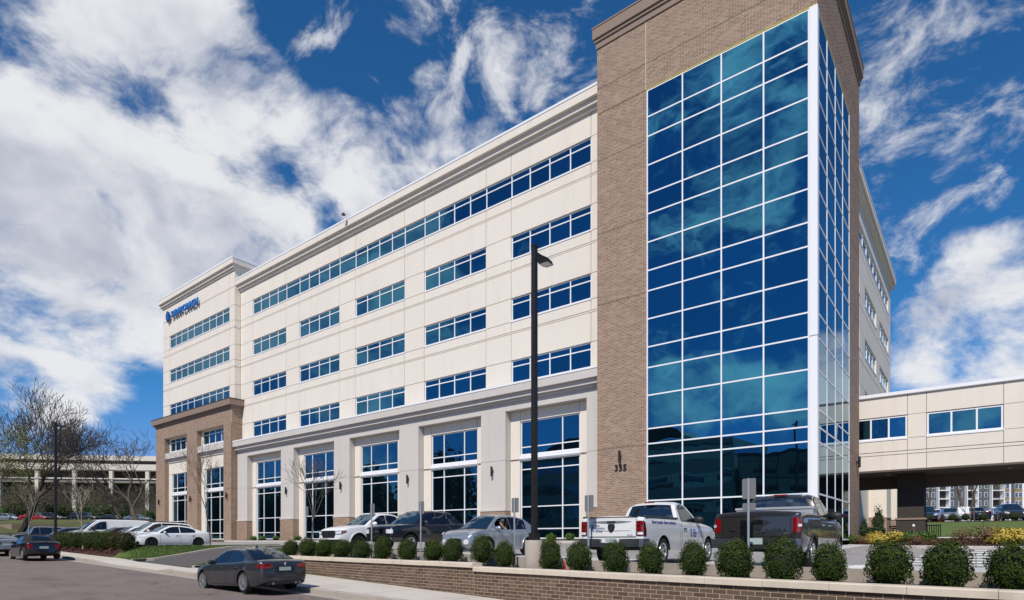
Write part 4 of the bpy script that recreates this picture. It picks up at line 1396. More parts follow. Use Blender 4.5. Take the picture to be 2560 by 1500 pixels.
# bay lines and concrete joints
def mark(name, x0, y0, x1, y1, w, mt, zf=lot_z, off=.010):
    q = MB(); l = math.hypot(x1 - x0, y1 - y0); nx, ny = -(y1 - y0) / l * w / 2, (x1 - x0) / l * w / 2
    k = max(1, int(l / 1.0))
    for i in range(k):
        a, b_ = i / k, (i + 1) / k
        p = [(x0 + (x1 - x0) * a + nx, y0 + (y1 - y0) * a + ny), (x0 + (x1 - x0) * b_ + nx, y0 + (y1 - y0) * b_ + ny), (x0 + (x1 - x0) * b_ - nx, y0 + (y1 - y0) * b_ - ny), (x0 + (x1 - x0) * a - nx, y0 + (y1 - y0) * a - ny)]
        q.quad(*[(u, v_, zf(u, v_) + off) for u, v_ in p[::-1]])
    return tag(q.build(name, M[mt]), kind='structure')


for x in (-26.0, -22.0, -17.4, -12.7, -10.1, -6.1, -1.9, 0.8):
    mark('bay_line', x, plant_back(x) + .3, x, 19.6, .10, 'paint')
for y in (22.5, 25.5, 28.2): mark('lane_joint', -40, y, 20, y, .03, 'driveline')
for x in np.arange(-36, 21, 4.5): mark('lane_joint', x, 19.8, x, 29.8, .03, 'driveline')
# pedestrian crossing on the lane and the raised pale pad beside the dark pickup
for i in range(7):
    y = 21.4 + i * 2.0
    mark('crossing_bar', -1.7, y, .5, y, .85, 'paint')
tag(strip('pale_pad', [(-2.7, 15.2), (-1.95, 15.2)], [(-2.7, 19.4), (-1.95, 19.4)], lot_z, M['paint'], 3, off=.012), kind='structure')
mark('tactile_edge', -1.5, 36.0, .2, 35.75, .35, 'ypaint', off=.02)
# kerb and planting bed along the facade
kerb('facade_kerb', [(-61.3, 29.9), (-17.8, 29.9), (-17.2, 29.0), (-6.2, 29.0), (-4.9, 30.0), (-4.6, 38.0)], lot_z, .14, .3, 'concrete', side=1)
strip('facade_bed', [(-61.3, 30.15), (-17.9, 30.15)], [(-61.3, 31.6), (-17.9, 31.6)], lambda x, y: -.06 + .05 * (y - 30.1), M['mulch'], 3)
strip('facade_walk', [(-82, 29.95), (-61.2, 29.95)], [(-82, 31.6), (-61.2, 31.6)], lambda x, y: -.03, M['concrete'], 1)
strip('entrance_walk', [(-17.9, 29.25), (-6.2, 29.25), (-4.9, 30.2), (-4.65, 38.0)], [(-17.9, 30.9), (-6.2, 30.9), (-5.8, 31.0), (-5.8, 38.0)], lambda x, y: lot_z(x, y) + .13, M['concrete'], 2)
# bed on the right, below the bridge, and the lawn behind it
BEDF = [(-5.8, 38.6), (-4.4, 37.2), (-2.5, 36.1), (-.9, 35.6), (.6, 35.4), (2.4, 35.8), (5, 37.2), (10, 39.0), (30, 41)]
def bed_z(x, y):
    yf = np.interp(x, [p[0] for p in BEDF], [p[1] for p in BEDF])
    return lot_z(x, yf) + .16 + .34 * smooth((y - yf) / 7)
kerb('bed_kerb', BEDF, lot_z, .15, .22, 'concrete', side=1)
strip('mulch_bed', [(x, y + .2) for x, y in BEDF], [(-5.8, 44.0), (-4.4, 44.0), (-2.5, 44.0), (-.9, 44.0), (.6, 44.0), (2.4, 44.0), (5, 44), (10, 44), (30, 44)], bed_z, M['mulch'], 8, step=.8)
strip('bridge_road', [(-7, 44.0), (45, 44.0)], [(-7, 58.2), (45, 58.2)], lambda x, y: .03, M['drive'], 2, off=.0)
kerb('lawn_kerb', [(-3, 44.2), (.4, 44.2)], lambda x, y: .03, .16, .25, 'concrete')
def lawn_z(x, y): return .04 + 1.82 * smooth((y - 57.5) / 17.5)
strip('lawn', [(-7, 58), (45, 58)], [(-7, 73), (45, 73)], lawn_z, M['lawn'], 14, off=.01)
strip('mulch_strip', [(-12, 72.9), (60, 72.9)], [(-12, 75.5), (60, 75.5)], lawn_z, M['mulch'], 2, off=.06)
strip('rear_car_park', [(-14, 75.4), (90, 75.4)], [(-14, 130), (90, 130)], lambda x, y: lawn_z(x, 75), M['drive'], 3, off=.05, step=5)
# planter behind the retaining wall
XS = -12.15                                    # the step in the wall
def soil_z(x, y): return -.86 + (.10 if x < XS else 0)
strip('planter_soil', [(-27, wall_y(-27) + .1), (XS, wall_y(XS) + .1), (XS + .01, wall_y(XS) + .1), (45, wall_y(45) + .1)], [(-27, plant_back(-27) + .02), (XS, plant_back(XS) + .02), (XS + .01, plant_back(XS) + .02), (45, plant_back(45) + .02)], soil_z, M['soil'], 2)
# grass islands each side of the driveway
def isl_z(x, y):
    hi = walk_z(x, 12.9) + (lot_z(x, y) + .10 - walk_z(x, 12.9)) * smooth((y - 12.95) / 1.0)
    lo = drive_z(DX0, y) + .13
    return hi + (lo - hi) * smooth((x + 39.9) / 3.0)
isl = [(-40.1, 12.95), (-40.1, 14.4), (-40.1, 17), (-39.9, 20.5), (-38.6, 22.4)]
isr = [(-36.72, 12.95), (-36.9, 14.4), (-36.75, 17), (-36.8, 20.5), (-37.6, 22.4)]
strip('grass_island', isl, isr, isl_z, M['lawn'], 6, off=.0, step=.6)
kerb('island_kerb', [(-37.15, 12.9), (-36.62, 13.9), (-36.6, 17), (-36.65, 20.6), (-37.5, 22.5), (-38.6, 22.6), (-40.1, 20.6), (-40.2, 14.2)], drive_z, .15, .16, side=1)
wl = [(-30.3, 13.05), (-30.2, 15), (-30.0, 19.0)]; wrr = [(-27.0, 13.2), (-27.0, 15.6), (-27.0, 19.0)]
strip('grass_wedge', wl, wrr, lambda x, y: drive_z(-30.5, y) + .12, M['lawn'], 5, step=.8)
kerb('wedge_kerb', [(-29.75, 12.95), (-30.35, 13.9), (-30.3, 19.2), (-27, 19.3)], drive_z, .15, .16, side=-1)
# hedge bed along the pavement on the left
def hbed_z(x, y): return walk_z(x, 12.9) + (lot_z(x, 14) + .1 - walk_z(x, 12.9)) * smooth((y - 12.95) / .9)
strip('hedge_bed', [(-70, 12.95), (-40.1, 12.95)], [(-70, 14.15), (-40.1, 14.15)], hbed_z, M['mulch'], 4, off=.02)
kerb('lot_kerb', [(-97, 14.1), (-40.2, 14.1)], lot_z, .15, .16, side=-1)


def blades(name, label, regions, n, hmin, hmax, mt, seed):
    rg = random.Random(seed); q = MB()
    for k in range(n):
        x, y, z = regions(rg)
        a = rg.uniform(0, 6.28); h = rg.uniform(hmin, hmax); w = .012 + .01 * rg.random()
        dx, dy = math.cos(a) * w, math.sin(a) * w; lx, ly = rg.uniform(-.03, .03), rg.uniform(-.03, .03)
        q.add([(x - dx, y - dy, z), (x + dx, y + dy, z), (x + lx, y + ly, z + h)], [(0, 1, 2)], 0, rg.random())
    return tag(q.build(name, M[mt]), kind='stuff')


def reg_island(rg):
    t = rg.uniform(0, 1); y = 12.97 + t * 9.2
    xl = np.interp(y, [p[1] for p in isl], [p[0] for p in isl]); xr = np.interp(y, [p[1] for p in isr], [p[0] for p in isr])
    x = rg.uniform(xl, xr); return x, y, isl_z(x, y)
blades('grass', None, reg_island, 15000, .05, .10, 'gblade', 1)
blades('grass', None, lambda rg: (lambda x, y: (x, y, drive_z(-30.5, y) + .12))(rg.uniform(-30.2, -27), rg.uniform(13.2, 18.9)), 7000, .05, .10, 'gblade', 2)
def chips(name, reg, n, s, mt, seed):
    rg = random.Random(seed); q = MB()
    for k in range(n):
        x, y, z = reg(rg); a = rg.uniform(0, 6.28); b_ = rg.uniform(-.6, .6); l = s * rg.uniform(.5, 1.3)
        u = Vector((math.cos(a), math.sin(a), b_)) * l; v_ = Vector((-math.sin(a), math.cos(a), rg.uniform(-.5, .5))) * l * .35
        c = Vector((x, y, z + .012)); q.quad(tuple(c - u - v_), tuple(c + u - v_), tuple(c + u + v_), tuple(c - u + v_))
    return tag(q.build(name, M[mt]), kind='stuff')
chips('mulch_chips', lambda rg: (lambda x, y: (x, y, hbed_z(x, y) + .02))(rg.uniform(-58, -40.2), rg.uniform(12.97, 14.1)), 7000, .06, 'mulch', 5)
def reg_bed(rg):
    x = rg.uniform(-5.5, 6); yf = float(np.interp(x, [p[0] for p in BEDF], [p[1] for p in BEDF])) + .25; y = rg.uniform(yf, 43.5); return x, y, float(bed_z(x, y))
chips('mulch_chips', reg_bed, 7000, .06, 'mulch', 6)

# ------------------------------------------------------------------ retaining wall
RW = thing('retaining_wall', 'low brown brick retaining wall with pale stone cap along the sidewalk', 'wall', (-12, 13.5, -1.8), static=True)
dirx = Vector((1, -.0969, 0)).normalized(); nrm = Vector((-dirx.y, dirx.x, 0))   # nrm points into the planter
def wp(x, d, z):
    """point on the wall: x along, d behind the brick face, z"""
    p = Vector((x, wall_y(x) + .05, z)) + nrm * d
    return tuple(p)
def seg(mb, x0, x1, d0, d1, z0, z1):
    mb.hexa([wp(x0, d0, z0), wp(x1, d0, z0), wp(x1, d1, z0), wp(x0, d1, z0), wp(x0, d0, z1), wp(x1, d0, z1), wp(x1, d1, z1), wp(x0, d1, z1)])
for x0, x1, zt in ((-27, XS, -.70), (XS, 9, -.81)):
    q = MB(); seg(q, x0, x1, .012, .30, -2.7, zt - .145); q.build('wall_core', M['wmortar'], RW)
    n = max(1, round((x1 - x0) / 1.22)); cr = random.Random(int(x0))
    for i in range(n):
        a, b_ = x0 + (x1 - x0) * i / n, x0 + (x1 - x0) * (i + 1) / n
        q = MB(); dz = cr.uniform(-.003, .003); e0, e1, h0, h1 = a + .004, b_ - .004, zt - .145 + dz, zt + dz
        seg(q, e0, e1, -.055, .36, h0, h1 - .02)
        q.hexa([wp(e0, -.055, h1 - .02), wp(e1, -.055, h1 - .02), wp(e1, .36, h1 - .02), wp(e0, .36, h1 - .02), wp(e0, -.035, h1), wp(e1, -.035, h1), wp(e1, .34, h1), wp(e0, .34, h1)])
        q.build('cap_stone', M['cap'], RW)
wall_list = []
for x0, x1, zt in ((-27, XS, -.847), (XS, 9, -.957)):
    for r_ in range(18):
        JW = .016; za = zt - (r_ + 1) * BH + JW / 2; zb = zt - r_ * BH - JW / 2
        x = x0 - (BL / 2 if (r_ + (1 if x0 > -20 else 0)) % 2 else 0)
        while x < x1 - .02:
            a, b_ = max(x, x0) + JW / 2, min(x + BL, x1) - JW / 2
            if b_ - a > .03 and zb > walk_z((a + b_) / 2, wall_y(a)) - .12: wall_list.append((a, b_, za, zb))
            x += BL
wall_list.sort(key=lambda b_: (abs(b_[0] + 1.5) if b_[0] > -1.5 else abs(b_[0] + 1.5) * .7) + abs(b_[2] + 1.1) * .01)
bp = {}; rb = MB(); rgb_ = random.Random(8)
ang = math.atan2(dirx.y, dirx.x)
nsing = 0
for (a, b_, za, zb) in wall_list:
    c = wp((a + b_) / 2, 0, (za + zb) / 2)
    infr = -11 < a < 3
    if nsing < 300 and infr:
        w, h = round((b_ - a) / dirx.x, 3), round(zb - za, 3)
        if (w, h) not in bp:
            q = MB(); q.box(-w / 2, w / 2, .006, .06, -h / 2, h / 2); bp[(w, h)] = q.mesh('brick', M['wbrick_one'])
        j = rgb_.uniform(-.001, .0015)
        o = place(bp[(w, h)], 'brick', RW, (c[0] - RW.location.x + nrm.x * j, c[1] - RW.location.y + nrm.y * j, c[2] - RW.location.z), (0, 0, ang)); nsing += 1
    else:
        j = rgb_.uniform(-.001, .0015)
        j += .006
        o_ = [wp(a, j, za), wp(b_, j, za), wp(b_, j, zb), wp(a, j, zb)]; i_ = [wp(a, .02, za), wp(b_, .02, za), wp(b_, .02, zb), wp(a, .02, zb)]
        rr_ = rgb_.random()
        for f in ((0, 1, 2, 3), (0, 4, 5, 1), (1, 5, 6, 2), (2, 6, 7, 3), (3, 7, 4, 0)):
            rb.f.append(tuple(len(rb.v) + k for k in f)); rb.rnd.append(rr_); rb.mi.append(0)
        rb.v += o_ + i_
tag(rb.build('brick', M['wbrick'], RW), kind='stuff')

# ------------------------------------------------------------------ far buildings
def oriented(name, label, cat, origin, ang, group=None):
    return thing(name, label, cat, origin, ang, group)
# pale open parking structure on the left: local x along its front, -y towards the viewer
GA = math.atan2(.717, .709)
gc = Vector((-118.0, 70.0, 3.2))
# place it so that its front stands about 150 m in front of the camera
fw = Vector((-.61671, .78719, 0)); rt = Vector((.78719, .61671, 0))
gpos = fw * 150 + rt * (-1.0 * 150 * (1280 - 195) / 1480.7) + Vector((0, 0, 3.0))
GAR = oriented('parking_structure', 'long pale concrete parking structure with open dark decks behind bare trees', 'parking garage', tuple(gpos), GA)
half = 34
def gz_(py): return (1350.5 - py) / 1480.7 * 150 - 3.0
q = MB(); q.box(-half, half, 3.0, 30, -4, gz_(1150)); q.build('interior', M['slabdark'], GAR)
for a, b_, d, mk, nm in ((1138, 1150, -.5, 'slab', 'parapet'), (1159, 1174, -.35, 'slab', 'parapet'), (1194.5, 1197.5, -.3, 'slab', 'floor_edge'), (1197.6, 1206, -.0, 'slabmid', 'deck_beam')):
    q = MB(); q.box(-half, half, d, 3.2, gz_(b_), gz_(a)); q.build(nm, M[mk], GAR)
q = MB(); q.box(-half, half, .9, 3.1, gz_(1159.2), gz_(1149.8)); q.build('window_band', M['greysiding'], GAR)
for i in range(-4, 5):
    x = i * 8.65 - .9
    q = MB(); q.box(x - .42, x + .42, -.15, .7, -4, gz_(1197.7)); q.build('column', M['slab'], GAR)
    q = MB(); q.box(x - .42, x + .42, -.15, .7, gz_(1194.4), gz_(1174.1)); q.build('column', M['slab'], GAR)
q = MB(); q.box(half - 1, half + 20, 1.0, 10, gz_(1150), gz_(1131)); q.build('stair_tower', M['slab'], GAR)
# apartments to the right, seen under the bridge
AP0 = fw * 205 + rt * (205 * (2310 - 1280) / 1480.7)
APT = oriented('apartment_block', 'four storey tan and blue grey apartment block with white balconies seen under the bridge', 'building', (AP0.x, AP0.y, 2.0), math.atan2(.61671, .78719))
q = MB(); q.box(0, 70, 1.2, 16, 0, 19); q.build('wall', M['greysiding'], APT)
def apt_bay(x0, x1, mk, balc):
    q = MB(); q.box(x0, x1, 0 if not balc else .9, 1.3, 0, 19); q.build('facade_panel', M[mk], APT)
    for f in range(6):
        z = .6 + f * 2.95
        if balc:
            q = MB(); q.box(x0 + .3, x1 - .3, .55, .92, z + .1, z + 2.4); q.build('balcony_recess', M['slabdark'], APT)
            q = MB(); q.box(x0, x1, -1.2, .9, z - .35, z - .05); q.build('balcony_slab', M['whitemetal'], APT)
            q = MB(); q.box(x0, x0 + .28, -1.2, .9, z - .05, z + 2.6); q.box(x1 - .28, x1, -1.2, .9, z - .05, z + 2.6); q.build('balcony_post', M['whitemetal'], APT)
        else:
            n = 2
            for k in range(n):
                cx = x0 + (x1 - x0) * (k + .5) / n
                q = MB(); q.box(cx - .62, cx + .62, -.06, .05, z + .5, z + 2.2); w = q.build('window', M['whitemetal'], APT)
                q = MB(); q.box(cx - .5, cx + .5, -.10, -.061, z + .62, z + 1.32); q.box(cx - .5, cx + .5, -.10, -.061, z + 1.4, z + 2.08); q.build('pane', M['awin'], w)
for x0, x1, mk, b_ in ((0, 4.2, 'greysiding', False), (4.2, 8.2, 'greysiding', True), (8.2, 14.0, 'greysiding', False), (14, 18.0, 'bluesiding', True), (18, 22.6, 'greysiding', False), (22.6, 27, 'greysiding', True), (27, 29.5, 'tan', False), (29.5, 30.0, 'whitemetal', False), (30.0, 31.3, 'greysiding', False),
                       (31.3, 34.0, 'tan', False), (34, 35, 'whitemetal', False), (35, 38.2, 'bluesiding', False), (38.2, 42.5, 'greysiding', True), (42.5, 46, 'tan', False), (46, 50, 'greysiding', True), (50, 60, 'tan', False)):
    if x1 - x0 < 1.4:
        q = MB(); q.box(x0, x1, -.15, 1.3, 0, 19); q.build('facade_panel', M[mk], APT)
    else: apt_bay(x0, x1, mk, b_)
# office building across the street, behind the camera, mirrored in the glass
OPP = thing('opposite_office', 'grey banded office building across the street mirrored dark in the tower glass', 'building', (-50, -27, -1.5))
q = MB(); q.box(-30, 22, -18, 0, 0, 17.0); q.build('wall', M['opp'], OPP)
for f in range(4):
    q = MB(); q.box(-29.6, 21.6, -.1, .06, 1.6 + f * 4.1, 3.7 + f * 4.1); q.build('window_band', M['awin'], OPP)
    q = MB(); q.box(21.9, 22.06, -17.5, -.5, 1.6 + f * 4.1, 3.7 + f * 4.1); q.build('window_band', M['awin'], OPP)
q = MB()
for c, w in ((-6, 7), (8, 7)):
    prof = [(c + w * math.cos(R(a)), -4 - 0, 17 + 2.6 * math.sin(R(a))) for a in range(0, 181, 15)]
    n = len(prof); q.add([(x, 1, z) for x, y, z in prof] + [(x, -12, z) for x, y, z in prof], [(i, i + 1, n + i + 1, n + i) for i in range(n - 1)] + [tuple(range(n - 1, -1, -1))])
q.build('curved_roof', M['trim'], OPP)
OP2 = thing('opposite_glass_office', 'low dark glass office across the street mirrored in the tower glass', 'building', (-16, -26, -2.0))
q = MB(); q.box(-11, 10, -16, 0, 0, 14.2); q.build('wall', M['trim'], OP2)
for i in range(8):
    for f in range(4):
        q = MB(); q.box(-10.8 + i * 2.6, -8.35 + i * 2.6, 0, .06, .4 + f * 3.4, 3.6 + f * 3.4); q.build('pane', M['carglass'], OP2)
# dumpster screen wall at the far left
q = MB(); q.box(-120, -106.2, 22.0, 22.3, -.5, 2.25); q.box(-106.2, -105.9, 22.0, 29, -.5, 2.25)
tag(q.build('screen_wall', M['browncornice']), 'plain brown screen wall at the left edge of the car park', 'wall')
# ------------------------------------------------------------------ vehicle types
def scaled(pts, sx, sz): return [(x * sx, z * sz) for x, z in pts]


def tails(cols, mt='lampred'): return ('tail_light', 'rear', cols, M[mt], dict(both=True))
def heads(cols, mt='lampclear'): return ('headlight', 'front', cols, M[mt], dict(both=True))


def sedan(L, Wd, H, paint, **k):
    sx = L / 4.53; sz = H / 1.42
    S = dict(L=L, W=Wd, paint=M[paint], zb=.19,
             top=scaled([(-2.265, .89), (-2.2, .96), (-1.95, 1.0), (-1.5, .99), (-.9, .96), (0, .935), (1.0, .91), (1.6, .84), (2.0, .745), (2.2, .66), (2.265, .61)], sx, sz),
             gh=scaled([(-1.66, .985), (-1.2, 1.21), (-.78, 1.36), (-.15, 1.405), (.32, 1.375), (.72, 1.19), (1.14, .92)], sx, sz),
             axles=(1.475 * sx, -1.29 * sx), wheel=(.32, .22, 10, M['rim'], .74, 0), windows=[(-1.12 * sx, -.26 * sx), (-.16 * sx, .92 * sx)],
             ws=(.42 * sx, 1.10 * sx), rw=(-1.58 * sx, -.84 * sx), mirror=(.72 * sx, .98 * sz, M[paint]),
             handles=[(-.95 * sx, .80 * sz), (-.0 * sx, .80 * sz)],
             seams=[[(-.21 * sx, .28), (-.21 * sx, .93 * sz)], [(.95 * sx, .3), (1.0 * sx, .86 * sz)], [(-1.12 * sx, .9 * sz), (-1.0 * sx, .70), (-.82 * sx, .5), (-.80 * sx, .3)], [(-.80 * sx, .25), (.93 * sx, .25)]],
             patches=[tails([(.42, .78 * sz, .86 * sz), (.58, .745 * sz, .90 * sz), (.74, .74 * sz, .90 * sz), (.92, .79 * sz, .87 * sz)]),
                      ('plate_recess', 'rear', [(-.34, .63, .82), (.34, .63, .82)], M['trim'], dict(off=.006)), ('number_plate', 'rear', [(-.20, .67, .785), (.20, .67, .785)], M['plate']),
                      ('diffuser', 'rear', [(-.62, .24, .36), (.62, .24, .36)], M['trim']),
                      heads([(.46, .56 * sz, .66 * sz), (.66, .555 * sz, .69 * sz), (.88, .60 * sz, .73 * sz)]),
                      ('grille', 'front', [(-.36, .48, .60), (.36, .48, .60)], M['trim']), ('air_intake', 'front', [(-.55, .26, .38), (.55, .26, .38)], M['trim'])])
    S.update(k); return S


def suv(L, Wd, H, paint, **k):
    sx = L / 4.89; sz = H / 1.7
    S = dict(L=L, W=Wd, paint=M[paint], zb=.24, tum=.36,
             top=scaled([(-2.445, 1.05), (-2.3, 1.10), (-1.4, 1.10), (0, 1.06), (.95, 1.04), (1.7, .98), (2.15, .88), (2.445, .74)], sx, sz),
             gh=scaled([(-2.40, 1.07), (-2.2, 1.42), (-1.95, 1.60), (-1.2, 1.67), (-.2, 1.69), (.3, 1.64), (.75, 1.38), (1.28, 1.03)], sx, sz),
             axles=(1.5 * sx, -1.3 * sx), wheel=(.36, .23, 7, M['rim'], .70, 1), windows=[(-2.0 * sx, -1.3 * sx), (-1.22 * sx, -.2 * sx), (-.10 * sx, 1.0 * sx)],
             ws=(.40 * sx, 1.22 * sx), rw=(-2.35 * sx, -2.02 * sx), mirror=(.78 * sx, 1.13 * sz, M[paint], 1.15),
             handles=[(-.95 * sx, .92 * sz), (.05 * sx, .92 * sz)],
             seams=[[(-.15 * sx, .32), (-.15 * sx, 1.03 * sz)], [(1.0 * sx, .36), (1.06 * sx, .98 * sz)], [(-1.25 * sx, 1.03 * sz), (-.85 * sx, .7), (-.8 * sx, .34)]],
             patches=[tails([(.52, .92 * sz, 1.06 * sz), (.75, .86 * sz, 1.06 * sz), (.95, .9 * sz, 1.04 * sz)]),
                      ('number_plate', 'rear', [(-.26, .72, .86), (.26, .72, .86)], M['plate']),
                      heads([(.5, .66 * sz, .78 * sz), (.7, .66 * sz, .84 * sz), (.95, .74 * sz, .88 * sz)]),
                      ('grille', 'front', [(-.42, .44, .72 * sz), (.42, .44, .72 * sz)], M['trim']), ('air_intake', 'front', [(-.7, .28, .38), (.7, .28, .38)], M['trim'])],
             strips=[(-2.2 * sx, 2.0 * sx, .27, .36, M['trim'])] if False else [])
    S.update(k); return S


def pickup(L, Wd, H, paint, cab0, cab1, **k):
    """cab0: rear of the cab, cab1: foot of the windscreen"""
    hl = L / 2; sz = H / 1.9
    roof_f = cab1 - .92
    S = dict(L=L, W=Wd, paint=M[paint], zb=.40, tum=.34, cat='pickup truck', crown=.05, tuck=.035,
             plan=[(-hl, .955), (-hl + .12, .985), (-hl + .6, 1.0), (hl - 1.2, 1.0), (hl - .5, .965), (hl - .15, .89), (hl, .80)],
             top=[(-hl, 1.30 * sz), (-hl + .1, 1.335 * sz), (cab0 - .12, 1.335 * sz), (cab0 + .05, 1.29 * sz), (cab1, 1.255 * sz), (cab1 + .3, 1.23 * sz), (hl - .5, 1.13 * sz), (hl - .15, 1.03 * sz), (hl, .95 * sz)],
             gh=[(cab0 - .06, 1.26 * sz), (cab0, 1.52 * sz), (cab0 + .08, 1.76 * sz), (cab0 + .25, 1.845 * sz), ((cab0 + roof_f) / 2, 1.885 * sz), (roof_f, 1.86 * sz), (roof_f + .4, 1.64 * sz), (cab1 + .05, 1.235 * sz)],
             axles=(hl - 1.02, -hl + 1.26), wheel=(.39, .27, 5, M['rim'], .62, 1), gap=.075, drop=(-hl + .09, cab0 - .16, .48),
             ws=(roof_f + .12, cab1), rw=(cab0 - .045, cab0 + .075), rwf=.86, mirror=(cab1 - .42, 1.36 * sz, M['trim'], 1.6),
             bot=[(-hl, .62), (-hl + .25, .50), (-hl + .6, .42), (hl - .7, .42), (hl, .46)])
    S.update(k); return S


CARS = {}
# ---- dark grey sedan by the kerb (the nearest car)
S = sedan(4.53, 1.82, 1.42, 'greypaint', wheel=(.325, .225, 14, M['rim'], .76, 0))
S['patches'] += [('chrome_strip', 'rear', [(-.20, .905, .918), (.20, .905, .918)], M['satin']), ('reflector', 'rear', [(.40, .50, .525), (.66, .50, .525)], M['lampredd'], dict(both=True))]
S['mirror'] = (.80, .97, M['trim'])
S['handlemat'] = M['satin']
c = CARS['grey'] = car('parked_sedan', 'dark grey metallic four door sedan parked at the kerb in the foreground', S, (-19.62, 10.42, street_z(-19.6) - .01), math.pi, math.atan(.025), None)
q = MB()
for y in (-.42, .42): q.lathe([(.035, -.05), (.04, -.05), (.04, .06), (.035, .06)], 12, (-2.22, y, .30))
for o_ in (q,):
    pass
q = MB()
for y in (-.5, -.36, .42): q.tube((-2.30, y, .27), (-2.1, y, .27), .038, .038, 12, True)
q.build('exhaust_tip', M['chrome'], c, True)
q = MB(); q.ball((-2.285, 0, .875), (.012, .038, .038), 12, 8); q.build('badge', M['chrome'], c, True)
q = MB(); q.ball((-.55, 0, 1.46), (.10, .02, .035), 10, 6); q.build('roof_aerial', M['greypaint'], c, True)
# ---- black convertible and silver coupe farther up the street
S = sedan(3.82, 1.74, 1.38, 'blackpaint', roofmat=M['fabric'], gh=[(-1.62, .95), (-1.25, 1.20), (-.9, 1.33), (-.3, 1.385), (.15, 1.36), (.45, 1.2), (.78, .93)],
          top=[(-1.91, .86), (-1.84, .93), (-1.5, .97), (-.8, .95), (0, .93), (.8, .92), (1.3, .86), (1.7, .76), (1.91, .62)],
          axles=(1.22, -1.27), windows=[(-.80, .62)], ws=(.22, .76), rw=(-1.52, -1.1), rwf=.6, wheel=(.315, .21, 5, M['rim'], .72, 1), mirror=(.5, .99, M['blackpaint']), handles=[(-.55, .8)],
          seams=[[(-.75, .28), (-.75, .92)], [(.7, .3), (.74, .9)]],
          patches=[('tail_light', 'rear', [(.50, .66, .80), (.56, .60, .87), (.66, .59, .88), (.74, .63, .85), (.78, .68, .80)], M['lampred'], dict(both=True)),
                   ('number_plate', 'rear', [(-.20, .60, .72), (.20, .60, .72)], M['plate']), ('brake_light', 'rear', [(-.22, .905, .925), (.22, .905, .925)], M['lampredd']),
                   ('reflector', 'rear', [(-.14, .30, .325), (.14, .30, .325)], M['lampredd']),
                   heads([(.45, .55, .72), (.7, .55, .74)])])
car('convertible', 'small black convertible with closed soft top seen from behind at the kerb', S, (-42.55, 9.85, street_z(-42.5)), math.pi, math.atan(.025))
S = sedan(4.5, 1.86, 1.25, 'silver', top=[(-2.25, .84), (-2.15, .91), (-1.7, .94), (-1, .9), (0, .84), (1, .8), (1.7, .72), (2.25, .5)], gh=[(-1.7, .92), (-1.1, 1.1), (-.5, 1.22), (0, 1.23), (.4, 1.15), (1.1, .79)], windows=[(-.7, .75)], rw=(-1.62, -.7), ws=(.35, 1.05),
          patches=[('tail_light', 'rear', [(.28, .70, .74), (.32, .66, .78), (.42, .66, .78), (.46, .70, .74)], M['lampred'], dict(both=True)), ('tail_light', 'rear', [(.56, .70, .74), (.60, .66, .78), (.70, .66, .78), (.74, .70, .74)], M['lampred'], dict(both=True)),
                   ('number_plate', 'rear', [(-.2, .55, .67), (.2, .55, .67)], M['plate'])])
car('coupe', 'low silver coupe with round red tail lights at the left edge', S, (-49.3, 9.55, street_z(-49.3)), math.pi, math.atan(.025))
# ---- row of cars on the left car park, noses to the street
def left_lot(name, label, S, x, nose=14.45, flip=False, **k):
    y = nose + S['L'] / 2
    return car(name, label, S, (x, y, lot_z(x, y) + .01), R(-90), **k)
S = sedan(4.63, 1.78, 1.435, 'white', wheel=(.325, .215, 9, M['rimdark'], .76, 0))
S['gh'] = scaled([(-1.80, .985), (-1.3, 1.19), (-.8, 1.35), (-.15, 1.405), (.32, 1.375), (.8, 1.17), (1.24, .90)], 1.022, 1.01)
S['patches'] = [tails([(.46, .82, .90), (.62, .80, .92), (.86, .84, .90)]), heads([(.42, .62, .68), (.66, .62, .70), (1.0, .70, .74)]), ('grille', 'front', [(-.5, .28, .46), (.5, .28, .46)], M['trim']), ('fog_surround', 'front', [(.62, .24, .32), (.74, .26, .46), (.84, .30, .36)], M['trim'], dict(both=True))]
left_lot('parked_sedan', 'white sedan nearest the grass island in the left row of parked cars', S, -41.45)
S = suv(4.89, 1.9, 1.70, 'white')
c = left_lot('parked_suv', 'white crossover with dark roof rails between two white sedans', S, -44.35)
q = MB()
for y in (-.58, .58): q.path([(-1.7, y, 1.70), (-1.5, y, 1.745), (.0, y, 1.755), (.3, y, 1.70)], .018, 6)
q.build('roof_rail', M['trim'], c, True)
S = sedan(4.85, 1.85, 1.48, 'white')
left_lot('parked_sedan', 'white sedan with blue tinted windscreen beside the white crossover', S, -47.3)
left_lot('parked_sedan', 'dark maroon sedan beside the white cargo van', sedan(4.8, 1.84, 1.46, 'maroon'), -50.3)
